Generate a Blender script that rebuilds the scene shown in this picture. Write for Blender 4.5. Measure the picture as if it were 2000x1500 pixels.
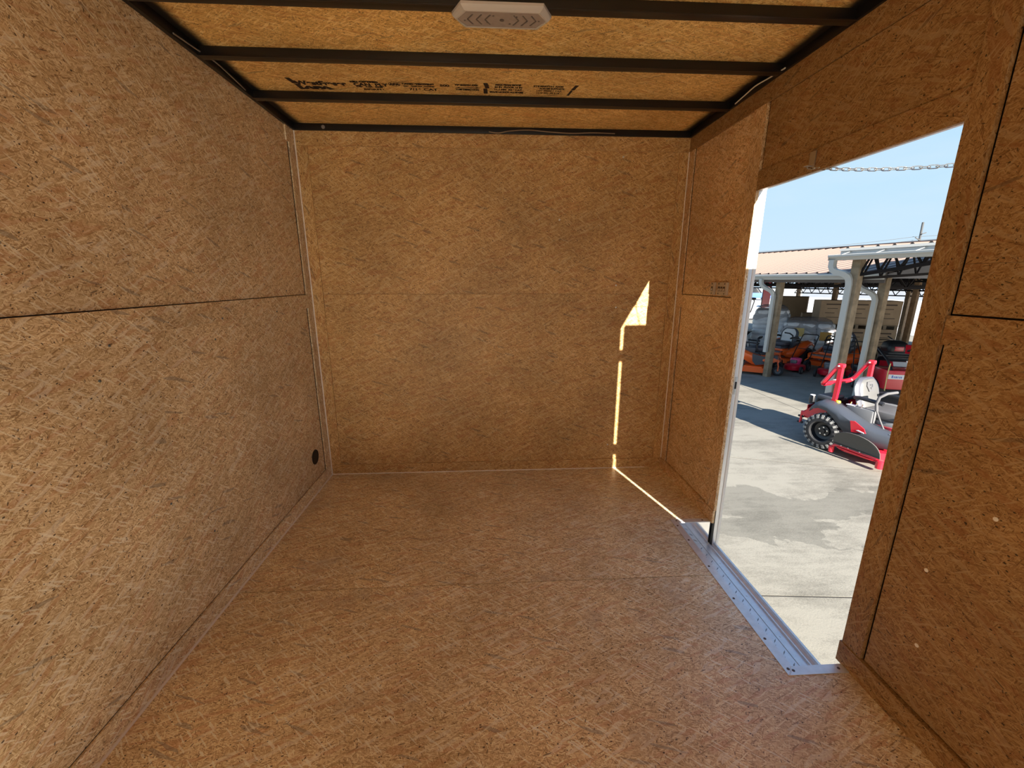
import bpy, bmesh, math, random
from mathutils import Vector, Matrix
random.seed(7)
PI = math.pi
for o in list(bpy.data.objects):
    bpy.data.objects.remove(o)
scene = bpy.context.scene
COL = scene.collection

# ------------------------------------------------------------------ camera
W, H = 2.505, 2.306            # room width, wall height (m); front wall at y = 0
cam_d = bpy.data.cameras.new('camera')
cam_d.sensor_width = 36.0
cam_d.lens = 36.0 * 811.0 / 2000.0
cam_d.clip_start = 0.02
cam_d.clip_end = 600
cam = bpy.data.objects.new('camera', cam_d)
COL.objects.link(cam)
_p, _y, _r = math.radians(14.005), math.radians(3.174), math.radians(0.044)
_F = Vector((math.sin(_y) * math.cos(_p), math.cos(_y) * math.cos(_p), -math.sin(_p)))
_R0 = Vector((math.cos(_y), -math.sin(_y), 0))
_U0 = _R0.cross(_F)
_R = math.cos(_r) * _R0 + math.sin(_r) * _U0
_U = -math.sin(_r) * _R0 + math.cos(_r) * _U0
cam.matrix_world = Matrix(((_R.x, _U.x, -_F.x, 1.185), (_R.y, _U.y, -_F.y, -2.924), (_R.z, _U.z, -_F.z, 1.410), (0, 0, 0, 1)))
scene.camera = cam

# ------------------------------------------------------------------ light
scene.view_settings.view_transform = 'Standard'
scene.view_settings.look = 'None'
scene.view_settings.gamma = 1.0
scene.view_settings.use_curve_mapping = False
scene.view_settings.exposure = 0.75
scene.cycles.max_bounces = 9
scene.cycles.diffuse_bounces = 7
scene.cycles.use_adaptive_sampling = True
scene.cycles.adaptive_threshold = 0.02
scene.cycles.glossy_bounces = 4
scene.cycles.transmission_bounces = 6
scene.cycles.sample_clamp_indirect = 8.0
scene.cycles.use_denoising = True

SKY_STRENGTH = 0.60
SUN_STRENGTH = 13.0
SUN_TRAVEL = Vector((-0.25, 1.0, -0.465))

world = bpy.data.worlds.new('sky')
scene.world = world
world.use_nodes = True
nt = world.node_tree
nt.nodes.clear()
n_out = nt.nodes.new('ShaderNodeOutputWorld')
n_bg = nt.nodes.new('ShaderNodeBackground')
n_tc = nt.nodes.new('ShaderNodeTexCoord')
n_sep = nt.nodes.new('ShaderNodeSeparateXYZ')
n_ramp = nt.nodes.new('ShaderNodeValToRGB')
el = n_ramp.color_ramp.elements
el[0].position, el[0].color = 0.0, (0.66, 0.84, 1.0, 1)
el[1].position, el[1].color = 0.85, (0.16, 0.36, 0.80, 1)
e_ = el.new(0.16); e_.color = (0.57, 0.81, 1.0, 1)
e_ = el.new(0.38); e_.color = (0.46, 0.73, 1.0, 1)
n_noise = nt.nodes.new('ShaderNodeTexNoise')
n_noise.inputs['Scale'].default_value = 3.2
n_noise.inputs['Detail'].default_value = 5
n_map = nt.nodes.new('ShaderNodeMapping')
n_map.inputs['Scale'].default_value = (1, 1, 3.2)
n_cr = nt.nodes.new('ShaderNodeMapRange')
n_cr.inputs['From Min'].default_value = 0.55
n_cr.inputs['From Max'].default_value = 0.80
n_cr.inputs['To Max'].default_value = 0.35
n_mix = nt.nodes.new('ShaderNodeMix')
n_mix.data_type = 'RGBA'
n_mix.inputs[7].default_value = (0.80, 0.90, 1.0, 1)
nt.links.new(n_tc.outputs['Generated'], n_sep.inputs[0])
nt.links.new(n_sep.outputs['Z'], n_ramp.inputs[0])
nt.links.new(n_tc.outputs['Generated'], n_map.inputs[0])
nt.links.new(n_map.outputs[0], n_noise.inputs['Vector'])
nt.links.new(n_noise.outputs[0], n_cr.inputs['Value'])
nt.links.new(n_cr.outputs[0], n_mix.inputs[0])
nt.links.new(n_ramp.outputs[0], n_mix.inputs[6])
nt.links.new(n_mix.outputs[2], n_bg.inputs['Color'])
n_bg.inputs['Strength'].default_value = SKY_STRENGTH
nt.links.new(n_bg.outputs[0], n_out.inputs[0])

sun_d = bpy.data.lights.new('sun', 'SUN')
sun_d.energy = SUN_STRENGTH
sun_d.angle = math.radians(0.53)
sun_d.color = (1.0, 0.92, 0.80)
sun = bpy.data.objects.new('sun', sun_d)
COL.objects.link(sun)
sun.location = (6, -20, 12)
sun.rotation_euler = SUN_TRAVEL.to_track_quat('-Z', 'Y').to_euler()

# ------------------------------------------------------------------ helpers
def tag(o, label=None, cat=None, group=None, kind=None):
    if label: o['label'] = label
    if cat: o['category'] = cat
    if group: o['group'] = group
    if kind: o['kind'] = kind
    return o

def empty(name, loc=(0, 0, 0), rz=0.0, scale=1.0):
    o = bpy.data.objects.new(name, None)
    COL.objects.link(o)
    o.empty_display_size = 0.1
    o.location = loc
    o.rotation_euler = (0, 0, rz)
    o.scale = (scale, scale, scale)
    return o

def copy_tree(o, parent=None):
    c = o.copy()
    COL.objects.link(c)
    if parent is not None:
        c.parent = parent
    for ch in list(o.children):
        copy_tree(ch, c)
    return c

class MB:
    """collects verts and faces, builds one mesh object"""
    def __init__(s):
        s.v, s.f, s.m = [], [], []
    def add(s, vs, fs, mi=0):
        k = len(s.v)
        s.v += [tuple(p) for p in vs]
        s.f += [tuple(i + k for i in f) for f in fs]
        s.m += [mi] * len(fs)
        return s
    def box(s, x0, x1, y0, y1, z0, z1, mi=0):
        vs = [(x, y, z) for x in (x0, x1) for y in (y0, y1) for z in (z0, z1)]
        return s.add(vs, [(0, 1, 3, 2), (4, 6, 7, 5), (0, 4, 5, 1), (2, 3, 7, 6), (0, 2, 6, 4), (1, 5, 7, 3)], mi)
    def cbox(s, x0, x1, y0, y1, z0, z1, c=0.005, mi=0):
        """box with chamfered edges"""
        bm = bmesh.new()
        bmesh.ops.create_cube(bm, size=1.0)
        for v in bm.verts:
            v.co = Vector(((x0 + x1) / 2 + v.co.x * (x1 - x0), (y0 + y1) / 2 + v.co.y * (y1 - y0), (z0 + z1) / 2 + v.co.z * (z1 - z0)))
        bmesh.ops.bevel(bm, geom=bm.edges[:], offset=c, segments=2, affect='EDGES', profile=0.6)
        bm.verts.index_update()
        s.add([v.co.copy() for v in bm.verts], [[v.index for v in f.verts] for f in bm.faces], mi)
        bm.free()
        return s
    def obox(s, p, q, w, h, up=(0, 0, 1), mi=0):
        """bar from p to q, width w, height h"""
        p, q, up = Vector(p), Vector(q), Vector(up)
        d = (q - p).normalized()
        if abs(d.dot(up)) > 0.98:
            up = Vector((1, 0, 0))
        a = d.cross(up).normalized()
        b = a.cross(d).normalized()
        vs = []
        for c in (p, q):
            for i, j in ((-1, -1), (1, -1), (1, 1), (-1, 1)):
                vs.append(c + a * (i * w / 2) + b * (j * h / 2))
        return s.add(vs, [(0, 3, 2, 1), (4, 5, 6, 7), (0, 1, 5, 4), (1, 2, 6, 5), (2, 3, 7, 6), (3, 0, 4, 7)], mi)
    def tube(s, pts, r, n=8, closed=False, mi=0, phase=0.0):
        pts = [Vector(p) for p in pts]
        m = len(pts)
        rs = r if isinstance(r, (list, tuple)) else [r] * m
        prev = None
        k = len(s.v)
        for i, p in enumerate(pts):
            if closed:
                d = (pts[(i + 1) % m] - pts[i - 1]).normalized()
            elif i == 0:
                d = (pts[1] - p).normalized()
            elif i == m - 1:
                d = (p - pts[i - 1]).normalized()
            else:
                d = ((pts[i + 1] - p).normalized() + (p - pts[i - 1]).normalized()).normalized()
            if prev is None:
                up = Vector((0, 0, 1)) if abs(d.z) < 0.9 else Vector((1, 0, 0))
                a = d.cross(up).normalized()
            else:
                a = (prev - d * prev.dot(d)).normalized()
            prev = a
            b = d.cross(a)
            for j in range(n):
                t = 2 * PI * j / n + phase
                s.v.append(tuple(p + a * math.cos(t) * rs[i] + b * math.sin(t) * rs[i]))
        rng = m if closed else m - 1
        for i in range(rng):
            for j in range(n):
                i2, j2 = (i + 1) % m, (j + 1) % n
                s.f.append((k + i * n + j, k + i * n + j2, k + i2 * n + j2, k + i2 * n + j))
                s.m.append(mi)
        if not closed:
            s.f.append(tuple(k + j for j in reversed(range(n)))); s.m.append(mi)
            s.f.append(tuple(k + (m - 1) * n + j for j in range(n))); s.m.append(mi)
        return s
    def lathe(s, prof, n=24, c=(0, 0, 0), axis='z', mi=0, closed=False, cap0=True):
        """prof: (r, h) pairs turned about the axis through c"""
        k = len(s.v)
        c = Vector(c)
        for r, h in prof:
            for j in range(n):
                t = 2 * PI * j / n
                x, y = r * math.cos(t), r * math.sin(t)
                p = {'z': (x, y, h), 'y': (x, h, y), 'x': (h, x, y)}[axis]
                s.v.append(tuple(c + Vector(p)))
        m = len(prof)
        for i in range(m if closed else m - 1):
            for j in range(n):
                j2, i2 = (j + 1) % n, (i + 1) % m
                s.f.append((k + i * n + j, k + i * n + j2, k + i2 * n + j2, k + i2 * n + j)); s.m.append(mi)
        if not closed:
            if prof[0][0] > 1e-6 and cap0:
                s.f.append(tuple(k + j for j in reversed(range(n)))); s.m.append(mi)
            if prof[-1][0] > 1e-6:
                s.f.append(tuple(k + (m - 1) * n + j for j in range(n))); s.m.append(mi)
        return s
    def prism(s, poly, a0, a1, axis='y', mi=0):
        """2-D polygon pushed along an axis; poly is (x,z) for y, (y,z) for x, (x,y) for z"""
        def P(u, v, a):
            return {'y': (u, a, v), 'x': (a, u, v), 'z': (u, v, a)}[axis]
        n = len(poly)
        vs = [P(u, v, a0) for u, v in poly] + [P(u, v, a1) for u, v in poly]
        fs = [tuple(reversed(range(n))), tuple(range(n, 2 * n))]
        fs += [(i, (i + 1) % n, n + (i + 1) % n, n + i) for i in range(n)]
        return s.add(vs, fs, mi)
    def grid(s, rows, mi=0):
        k = len(s.v)
        m = len(rows[0])
        for r in rows:
            s.v += [tuple(p) for p in r]
        for i in range(len(rows) - 1):
            for j in range(m - 1):
                s.f.append((k + i * m + j, k + i * m + j + 1, k + (i + 1) * m + j + 1, k + (i + 1) * m + j)); s.m.append(mi)
        return s
    def ball(s, c, rx, ry, rz, n=12, m=8, mi=0, pw=1.0):
        def sp(v): return math.copysign(abs(v) ** pw, v)
        k = len(s.v)
        for i in range(m + 1):
            ph = PI * i / m - PI / 2
            for j in range(n):
                t = 2 * PI * j / n
                s.v.append((c[0] + rx * sp(math.cos(ph)) * sp(math.cos(t)), c[1] + ry * sp(math.cos(ph)) * sp(math.sin(t)), c[2] + rz * sp(math.sin(ph))))
        for i in range(m):
            for j in range(n):
                s.f.append((k + i * n + j, k + i * n + (j + 1) % n, k + (i + 1) * n + (j + 1) % n, k + (i + 1) * n + j)); s.m.append(mi)
        return s
    def build(s, name, mats, parent=None, smooth=None, off=None, rot=False, solid=None):
        me = bpy.data.meshes.new(name)
        me.from_pydata(s.v, [], s.f)
        mats = mats if isinstance(mats, (list, tuple)) else [mats]
        for m in mats:
            me.materials.append(m)
        me.polygons.foreach_set('material_index', s.m)
        bm = bmesh.new()
        bm.from_mesh(me)
        bmesh.ops.remove_doubles(bm, verts=bm.verts, dist=1e-6)
        bmesh.ops.recalc_face_normals(bm, faces=bm.faces)
        uv = bm.loops.layers.uv.new('UVMap')
        ox, oy = off if off else (random.uniform(0, 40), random.uniform(0, 40))
        for f in bm.faces:
            n = f.normal
            ax = max(range(3), key=lambda i: abs(n[i]))
            for l in f.loops:
                c = l.vert.co
                u, v = ((c.y, c.z), (c.x, c.z), (c.x, c.y))[ax]
                if rot: u, v = v, u
                l[uv].uv = (u + ox, v + oy)
        bm.to_mesh(me)
        bm.free()
        if smooth is not None:
            me.shade_smooth()
            me.set_sharp_from_angle(angle=math.radians(smooth))
        o = bpy.data.objects.new(name, me)
        COL.objects.link(o)
        if parent is not None:
            o.parent = parent
        if solid:
            md = o.modifiers.new('solid', 'SOLIDIFY')
            md.thickness = solid
            md.offset = 0
        return o

# ------------------------------------------------------------------ materials
def mat(name, col, rough=0.5, metal=0.0, spec=0.5, noise=0.0, nscale=20.0, bump=0.0, emit=None, alpha=None, trans=None, coat=0.0):
    m = bpy.data.materials.new(name)
    m.use_nodes = True
    t = m.node_tree
    b = t.nodes['Principled BSDF']
    b.inputs['Base Color'].default_value = (*col, 1)
    b.inputs['Roughness'].default_value = rough
    b.inputs['Metallic'].default_value = metal
    b.inputs['Specular IOR Level'].default_value = spec
    if coat:
        b.inputs['Coat Weight'].default_value = coat
        b.inputs['Coat Roughness'].default_value = 0.08
    if trans:
        b.inputs['Transmission Weight'].default_value = trans
    if alpha is not None:
        b.inputs['Alpha'].default_value = alpha
    if noise or bump:
        tc = t.nodes.new('ShaderNodeTexCoord')
        nz = t.nodes.new('ShaderNodeTexNoise')
        nz.inputs['Scale'].default_value = nscale
        nz.inputs['Detail'].default_value = 5
        t.links.new(tc.outputs['Object'], nz.inputs['Vector'])
        if noise:
            mr = t.nodes.new('ShaderNodeMapRange')
            mr.inputs['From Min'].default_value = 0.25
            mr.inputs['From Max'].default_value = 0.75
            mr.inputs['To Min'].default_value = 1 - noise
            mr.inputs['To Max'].default_value = 1 + noise
            t.links.new(nz.outputs[0], mr.inputs['Value'])
            mx = t.nodes.new('ShaderNodeMix')
            mx.data_type = 'RGBA'
            mx.blend_type = 'MULTIPLY'
            mx.inputs[0].default_value = 1
            mx.inputs[6].default_value = (*col, 1)
            t.links.new(mr.outputs[0], mx.inputs[7])
            t.links.new(mx.outputs[2], b.inputs['Base Color'])
        if bump:
            bp = t.nodes.new('ShaderNodeBump')
            bp.inputs['Strength'].default_value = bump
            bp.inputs['Distance'].default_value = 0.002
            t.links.new(nz.outputs[0], bp.inputs['Height'])
            t.links.new(bp.outputs[0], b.inputs['Normal'])
    return m

def math_node(t, op, a, b=None, clamp=False):
    n = t.nodes.new('ShaderNodeMath')
    n.operation = op
    n.use_clamp = clamp
    for i, v in enumerate((a, b)):
        if v is None: continue
        if isinstance(v, (int, float)): n.inputs[i].default_value = v
        else: t.links.new(v, n.inputs[i])
    return n.outputs[0]

def mixf(t, fac, a, b):
    n = t.nodes.new('ShaderNodeMix')
    n.data_type = 'FLOAT'
    for i, v in ((0, fac), (2, a), (3, b)):
        if isinstance(v, (int, float)): n.inputs[i].default_value = v
        else: t.links.new(v, n.inputs[i])
    return n.outputs[0]

def mixc(t, fac, a, b, mode='MIX'):
    n = t.nodes.new('ShaderNodeMix')
    n.data_type = 'RGBA'
    n.blend_type = mode
    for i, v in ((0, fac), (6, a), (7, b)):
        if isinstance(v, (int, float)): n.inputs[i].default_value = v
        elif isinstance(v, tuple): n.inputs[i].default_value = (*v, 1)
        else: t.links.new(v, n.inputs[i])
    return n.outputs[2]

def osb_group():
    g = bpy.data.node_groups.new('strand_board', 'ShaderNodeTree')
    g.interface.new_socket('Vector', in_out='INPUT', socket_type='NodeSocketVector')
    g.interface.new_socket('Color', in_out='OUTPUT', socket_type='NodeSocketColor')
    g.interface.new_socket('Height', in_out='OUTPUT', socket_type='NodeSocketFloat')
    gi = g.nodes.new('NodeGroupInput')
    go = g.nodes.new('NodeGroupOutput')
    # slight bend of all strands
    wn = g.nodes.new('ShaderNodeTexNoise')
    wn.noise_dimensions = '2D'
    wn.inputs['Scale'].default_value = 9
    wn.inputs['Detail'].default_value = 2
    g.links.new(gi.outputs[0], wn.inputs['Vector'])
    sub = g.nodes.new('ShaderNodeVectorMath'); sub.operation = 'SUBTRACT'
    sub.inputs[1].default_value = (0.5, 0.5, 0.5)
    g.links.new(wn.outputs['Color'], sub.inputs[0])
    scl = g.nodes.new('ShaderNodeVectorMath'); scl.operation = 'SCALE'
    scl.inputs['Scale'].default_value = 0.009
    g.links.new(sub.outputs[0], scl.inputs[0])
    add = g.nodes.new('ShaderNodeVectorMath'); add.operation = 'ADD'
    g.links.new(gi.outputs[0], add.inputs[0])
    g.links.new(scl.outputs[0], add.inputs[1])
    vec = add.outputs[0]
    def vor(ang, L, w, seed):
        mp = g.nodes.new('ShaderNodeMapping')
        mp.vector_type = 'TEXTURE'
        mp.inputs['Rotation'].default_value = (0, 0, math.radians(ang))
        mp.inputs['Scale'].default_value = (L, w, 1)
        mp.inputs['Location'].default_value = (seed * 1.37, seed * 0.71, 0)
        g.links.new(vec, mp.inputs[0])
        v = g.nodes.new('ShaderNodeTexVoronoi')
        v.voronoi_dimensions = '2D'
        v.inputs['Scale'].default_value = 1.0
        g.links.new(mp.outputs[0], v.inputs['Vector'])
        sp = g.nodes.new('ShaderNodeSeparateColor')
        g.links.new(v.outputs['Color'], sp.inputs[0])
        return v.outputs['Distance'], sp.outputs[0], sp.outputs[1], sp.outputs[2]
    # soft mottling of the board
    mn = g.nodes.new('ShaderNodeTexNoise')
    mn.noise_dimensions = '2D'
    mn.inputs['Scale'].default_value = 40
    mn.inputs['Detail'].default_value = 6
    mn.inputs['Roughness'].default_value = 0.65
    mp0 = g.nodes.new('ShaderNodeMapping')
    mp0.inputs['Scale'].default_value = (0.45, 1.6, 1)
    g.links.new(vec, mp0.inputs[0])
    g.links.new(mp0.outputs[0], mn.inputs['Vector'])
    val = mixf(g, 1.0, 0.5, mn.outputs[0])
    # large strands, low contrast
    for i, (a, L, w, pres, amp) in enumerate([(4, .085, .014, .50, .20), (-27, .070, .012, .52, .20), (38, .065, .011, .55, .20),
                                             (-58, .050, .010, .60, .20), (76, .045, .008, .66, .20), (14, .055, .007, .60, .24)]):
        d, r, gg, bb = vor(a, L, w, i + 1.3)
        m = math_node(g, 'GREATER_THAN', r, pres)
        m = math_node(g, 'MULTIPLY', m, 0.68)
        tone = math_node(g, 'MULTIPLY_ADD', gg, amp * 2)
        g.nodes[-1].inputs[2].default_value = 0.5 - amp
        val = mixf(g, m, val, tone)
    # fine slivers, higher contrast
    for i, (a, L, w, pres) in enumerate([(8, .020, .0026, .74), (-33, .020, .0024, .74), (52, .017, .0023, .75), (-70, .015, .0022, .79), (24, .034, .0034, .84), (-12, .013, .0019, .76)]):
        d, r, gg, bb = vor(a, L, w, i + 11.9)
        m = math_node(g, 'GREATER_THAN', r, pres)
        m = math_node(g, 'MULTIPLY', m, 0.88)
        tone = math_node(g, 'MULTIPLY_ADD', gg, 0.90)
        g.nodes[-1].inputs[2].default_value = 0.08
        val = mixf(g, m, val, tone)
    rp = g.nodes.new('ShaderNodeValToRGB')
    e = rp.color_ramp.elements
    e[0].position, e[0].color = 0.08, (0.27, 0.14, 0.055, 1)
    e[1].position, e[1].color = 0.92, (0.86, 0.66, 0.42, 1)
    x = e.new(0.36); x.color = (0.53, 0.325, 0.150, 1)
    x = e.new(0.55); x.color = (0.66, 0.44, 0.225, 1)
    g.links.new(val, rp.inputs[0])
    col = rp.outputs[0]
    # per-strand hue
    d, r, gg, bb = vor(15, .06, .012, 31.7)
    hue = math_node(g, 'GREATER_THAN', r, 0.86)
    hue = math_node(g, 'MULTIPLY', hue, 0.38)
    col = mixc(g, hue, col, (0.50, 0.21, 0.085))
    d, r, gg, bb = vor(-18, .075, .010, 41.7)
    hue = math_node(g, 'GREATER_THAN', r, 0.986)
    hue = math_node(g, 'MULTIPLY', hue, 0.50)
    col = mixc(g, hue, col, (0.20, 0.15, 0.115))
    # pale strands, with the sheen of strands catching light mixed in
    d, r, gg, bb = vor(27, .055, .010, 51.3)
    hue = math_node(g, 'GREATER_THAN', r, 0.91)
    hue = math_node(g, 'MULTIPLY', hue, 0.42)
    col = mixc(g, hue, col, (0.83, 0.68, 0.50))
    d, r, gg, bb = vor(-40, .035, .0045, 57.9)
    hue = math_node(g, 'GREATER_THAN', r, 0.93)
    hue = math_node(g, 'MULTIPLY', hue, 0.55)
    col = mixc(g, hue, col, (0.88, 0.74, 0.55))
    # bark flecks
    for (a, L, w, pr, rad, st) in ((10, .012, .0075, .945, .22, .9), (-50, .014, .0055, .95, .20, .85), (70, .018, .006, .97, .22, .75), (15, .06, .009, .985, .16, .7)):
        d, r, gg, bb = vor(a, L, w, L * 900)
        m1 = math_node(g, 'GREATER_THAN', r, pr)
        m2 = math_node(g, 'LESS_THAN', d, math_node(g, 'MULTIPLY', gg, rad * 1.5))
        m = math_node(g, 'MULTIPLY', math_node(g, 'MULTIPLY', m1, m2), st)
        col = mixc(g, m, col, (0.045, 0.022, 0.010))
    g.links.new(col, go.inputs[0])
    g.links.new(val, go.inputs[1])
    return g
OSB = osb_group()

def osb_mat(name, tint=(1, 1, 1), rough=0.5, spec=0.5, overspray=False, scuff=0.0):
    m = bpy.data.materials.new(name)
    m.use_nodes = True
    t = m.node_tree
    b = t.nodes['Principled BSDF']
    tc = t.nodes.new('ShaderNodeTexCoord')
    gn = t.nodes.new('ShaderNodeGroup')
    gn.node_tree = OSB
    t.links.new(tc.outputs['UV'], gn.inputs[0])
    # broad board-to-board and cloudy tone
    nz = t.nodes.new('ShaderNodeTexNoise')
    nz.inputs['Scale'].default_value = 2.3
    nz.inputs['Detail'].default_value = 3
    t.links.new(tc.outputs['UV'], nz.inputs['Vector'])
    mr = t.nodes.new('ShaderNodeMapRange')
    mr.inputs['From Min'].default_value = 0.3
    mr.inputs['From Max'].default_value = 0.7
    mr.inputs['To Min'].default_value = 0.86
    mr.inputs['To Max'].default_value = 1.14
    t.links.new(nz.outputs[0], mr.inputs['Value'])
    col = mixc(t, 1.0, gn.outputs[0], mr.outputs[0], 'MULTIPLY')
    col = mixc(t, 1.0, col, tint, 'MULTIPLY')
    if scuff:          # grey foot scuffs and dust
        n3 = t.nodes.new('ShaderNodeTexNoise')
        n3.inputs['Scale'].default_value = 3.4
        n3.inputs['Detail'].default_value = 5
        n3.inputs['Roughness'].default_value = 0.62
        t.links.new(tc.outputs['UV'], n3.inputs['Vector'])
        m3 = t.nodes.new('ShaderNodeMapRange')
        m3.inputs['From Min'].default_value = 0.56
        m3.inputs['From Max'].default_value = 0.74
        m3.inputs['To Max'].default_value = scuff
        t.links.new(n3.outputs[0], m3.inputs['Value'])
        col = mixc(t, m3.outputs[0], col, (0.46, 0.40, 0.35))
    if overspray:      # black primer sprayed onto the board along both side rails
        ge = t.nodes.new('ShaderNodeNewGeometry')
        sp = t.nodes.new('ShaderNodeSeparateXYZ')
        t.links.new(ge.outputs['Position'], sp.inputs[0])
        n2 = t.nodes.new('ShaderNodeTexNoise')
        n2.inputs['Scale'].default_value = 14
        t.links.new(ge.outputs['Position'], n2.inputs['Vector'])
        d1 = math_node(t, 'ABSOLUTE', math_node(t, 'SUBTRACT', sp.outputs[0], W / 2))
        d1 = math_node(t, 'ADD', d1, math_node(t, 'MULTIPLY', math_node(t, 'SUBTRACT', n2.outputs[0], 0.5), 0.03))
        ms = t.nodes.new('ShaderNodeMapRange')
        ms.interpolation_type = 'SMOOTHSTEP'
        ms.inputs['From Min'].default_value = W / 2 - 0.085
        ms.inputs['From Max'].default_value = W / 2 - 0.030
        t.links.new(d1, ms.inputs['Value'])
        col = mixc(t, ms.outputs[0], col, (0.008, 0.008, 0.008))
    t.links.new(col, b.inputs['Base Color'])
    b.inputs['Roughness'].default_value = rough
    b.inputs['Specular IOR Level'].default_value = spec
    bp = t.nodes.new('ShaderNodeBump')
    bp.inputs['Strength'].default_value = 0.22
    bp.inputs['Distance'].default_value = 0.0012
    bn = t.nodes.new('ShaderNodeTexNoise')
    bn.noise_dimensions = '2D'
    bn.inputs['Scale'].default_value = 130
    bn.inputs['Detail'].default_value = 2
    bm_ = t.nodes.new('ShaderNodeMapping')
    bm_.inputs['Scale'].default_value = (.35, 1.5, 1)
    t.links.new(tc.outputs['UV'], bm_.inputs[0])
    t.links.new(bm_.outputs[0], bn.inputs['Vector'])
    t.links.new(bn.outputs[0], bp.inputs['Height'])
    t.links.new(bp.outputs[0], b.inputs['Normal'])
    return m

M_osb = osb_mat('strand_board')
M_osb_floor = osb_mat('strand_board_floor', tint=(1.18, 1.44, 1.78), rough=0.40, spec=0.65, scuff=0.55)  # raised and greyed to make up for weak light on the floor
M_osb_doorlit = osb_mat('strand_board_doorlit', tint=(1.02, 1.19, 1.40))  # cool door light on the left wall, put into the tint
M_osb_front = osb_mat('strand_board_front', tint=(0.80, 0.72, 0.51))  # darkened tint offsets the rear light reaching the front wall
M_osb_shaded = osb_mat('strand_board_shaded', tint=(0.50, 0.43, 0.33))  # dark tint paints the shade of the right wall
M_osb_ceil = osb_mat('strand_board_ceiling', tint=(1.16, 1.10, 0.72), overspray=True)
M_osb_edge = mat('strand_board_edge', (0.62, 0.42, 0.20), 0.8, noise=0.35, nscale=160, bump=0.6)
M_black = mat('black_primer', (0.007, 0.007, 0.008), 0.42, spec=0.4)
M_rafter = mat('black_steel', (0.010, 0.009, 0.009), 0.35, spec=0.5, noise=0.2, nscale=8)
M_skin = mat('white_aluminium_skin', (0.78, 0.78, 0.77), 0.35, spec=0.5)
M_alu = mat('mill_aluminium', (0.74, 0.76, 0.80), 0.38, metal=0.45, noise=0.08, nscale=40)
M_lug = mat('scuffed_aluminium', (0.34, 0.37, 0.42), 0.35, metal=0.5)
M_alu_pol = mat('polished_aluminium', (0.86, 0.86, 0.86), 0.10, metal=1.0)
M_jamb = mat('brushed_aluminium_jamb', (0.74, 0.75, 0.77), 0.35, metal=0.55, noise=0.05, nscale=30)
M_caulk = mat('pale_caulk', (0.84, 0.80, 0.76), 0.6)
M_zinc = mat('zinc_plated_steel', (0.62, 0.62, 0.60), 0.28, metal=0.9)
M_dark_hole = mat('black_plastic', (0.006, 0.006, 0.007), 0.5)
M_switch = mat('putty_plastic', (0.50, 0.42, 0.34), 0.5)
M_switch_dark = mat('dark_rocker', (0.09, 0.06, 0.05), 0.4)
M_ink = mat('stamp_ink', (0.030, 0.016, 0.010), 0.8, noise=0.4, nscale=240)
M_whitep = mat('white_polycarbonate', (0.50, 0.47, 0.45), 0.35, spec=0.5)
M_lens = mat('frosted_lens', (0.33, 0.285, 0.27), 0.25, spec=0.6, noise=0.08, nscale=60)
M_lensmark = mat('lens_chip', (0.12, 0.10, 0.095), 0.4)
M_wire = mat('grey_wire', (0.22, 0.20, 0.18), 0.45)

# ------------------------------------------------------------------ trailer room
Y0 = -7.25                     # unseen rear end, left open so sun fills the room
ZC = 2.342                     # ceiling board
T = 0.008                      # strips stand this far proud of the panels

def panel(parent, name, x0, x1, y0, y1, z0, z1, m=None, rot=False):
    m = m or {'wall_left': M_osb_doorlit, 'wall_front': M_osb_front, 'wall_right': M_osb_shaded}.get(parent.name)
    return MB().box(x0, x1, y0, y1, z0, z1).build(name, m or M_osb, parent, rot=rot)

# floor: sheets butted with a hairline joint, notch for the step well
WX, WY0, WY1 = 2.305, -1.725, -0.768
floor = MB().box(-0.05, WX - 0.004, Y0, 0.05, -0.12, -0.020).box(WX - 0.004, 2.53, Y0, WY0 - 0.004, -0.12, -0.020).box(WX - 0.004, 2.53, WY1 + 0.004, 0.05, -0.12, -0.020).build('floor', M_rafter)
tag(floor, kind='structure')
g = 0.0020
def sheet(poly):
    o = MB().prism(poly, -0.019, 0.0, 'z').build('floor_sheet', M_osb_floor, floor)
    return o
S1 = -1.220
sheet([(0, 0), (0, S1 + g), (WX, S1 + g), (WX, WY1), (W + .02, WY1), (W + .02, 0)])
sheet([(0, S1 - g), (0, -2.44 + g), (W + .02, -2.44 + g), (W + .02, WY0), (WX, WY0), (WX, S1 - g)])
yy = -2.44
while yy > Y0 + 0.1:
    y2 = max(yy - 1.22, Y0)
    sheet([(0, yy - g), (0, y2 + g), (W + .02, y2 + g), (W + .02, yy - g)])
    yy = y2

# ceiling board, side rails, cross rafters, front header
ceiling = MB().box(-0.06, W + 0.06, Y0, 0.08, ZC + 0.012, ZC + 0.06).build('ceiling', M_skin)
tag(ceiling, kind='structure')
yy = 0.06
for k in range(6):
    y2 = yy - 1.22 - (0.06 if k == 0 else 0)
    MB().box(-0.03, W + 0.03, y2 + g, yy - g, ZC, ZC + 0.011).build('ceiling_sheet', M_osb_ceil, ceiling)
    yy = y2
for xa, xb in ((-0.045, 0.010), (W - 0.012, W + 0.045)):
    MB().cbox(xa, xb, Y0, 0.0, H - 0.002, ZC + 0.002, 0.004).build('side_rail', M_black, ceiling, smooth=40)
MB().cbox(-0.04, W + 0.04, -0.012, 0.045, H - 0.001, ZC + 0.004, 0.004).build('front_header', M_black, ceiling, smooth=40)
RY = [-0.428, -0.838, -1.218]
while RY[-1] > Y0 + 0.5:
    RY.append(RY[-1] - 0.406)
for y in RY:
    r = MB().cbox(0.0, W, y - 0.038, y, 2.3045, ZC - 0.0005, 0.0035)
    # rolled lip on the near edge
    r.cbox(0.0, W, y - 0.043, y - 0.036, 2.3035, 2.309, 0.0015)
    r.build('rafter', M_rafter, ceiling, smooth=40)

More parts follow.
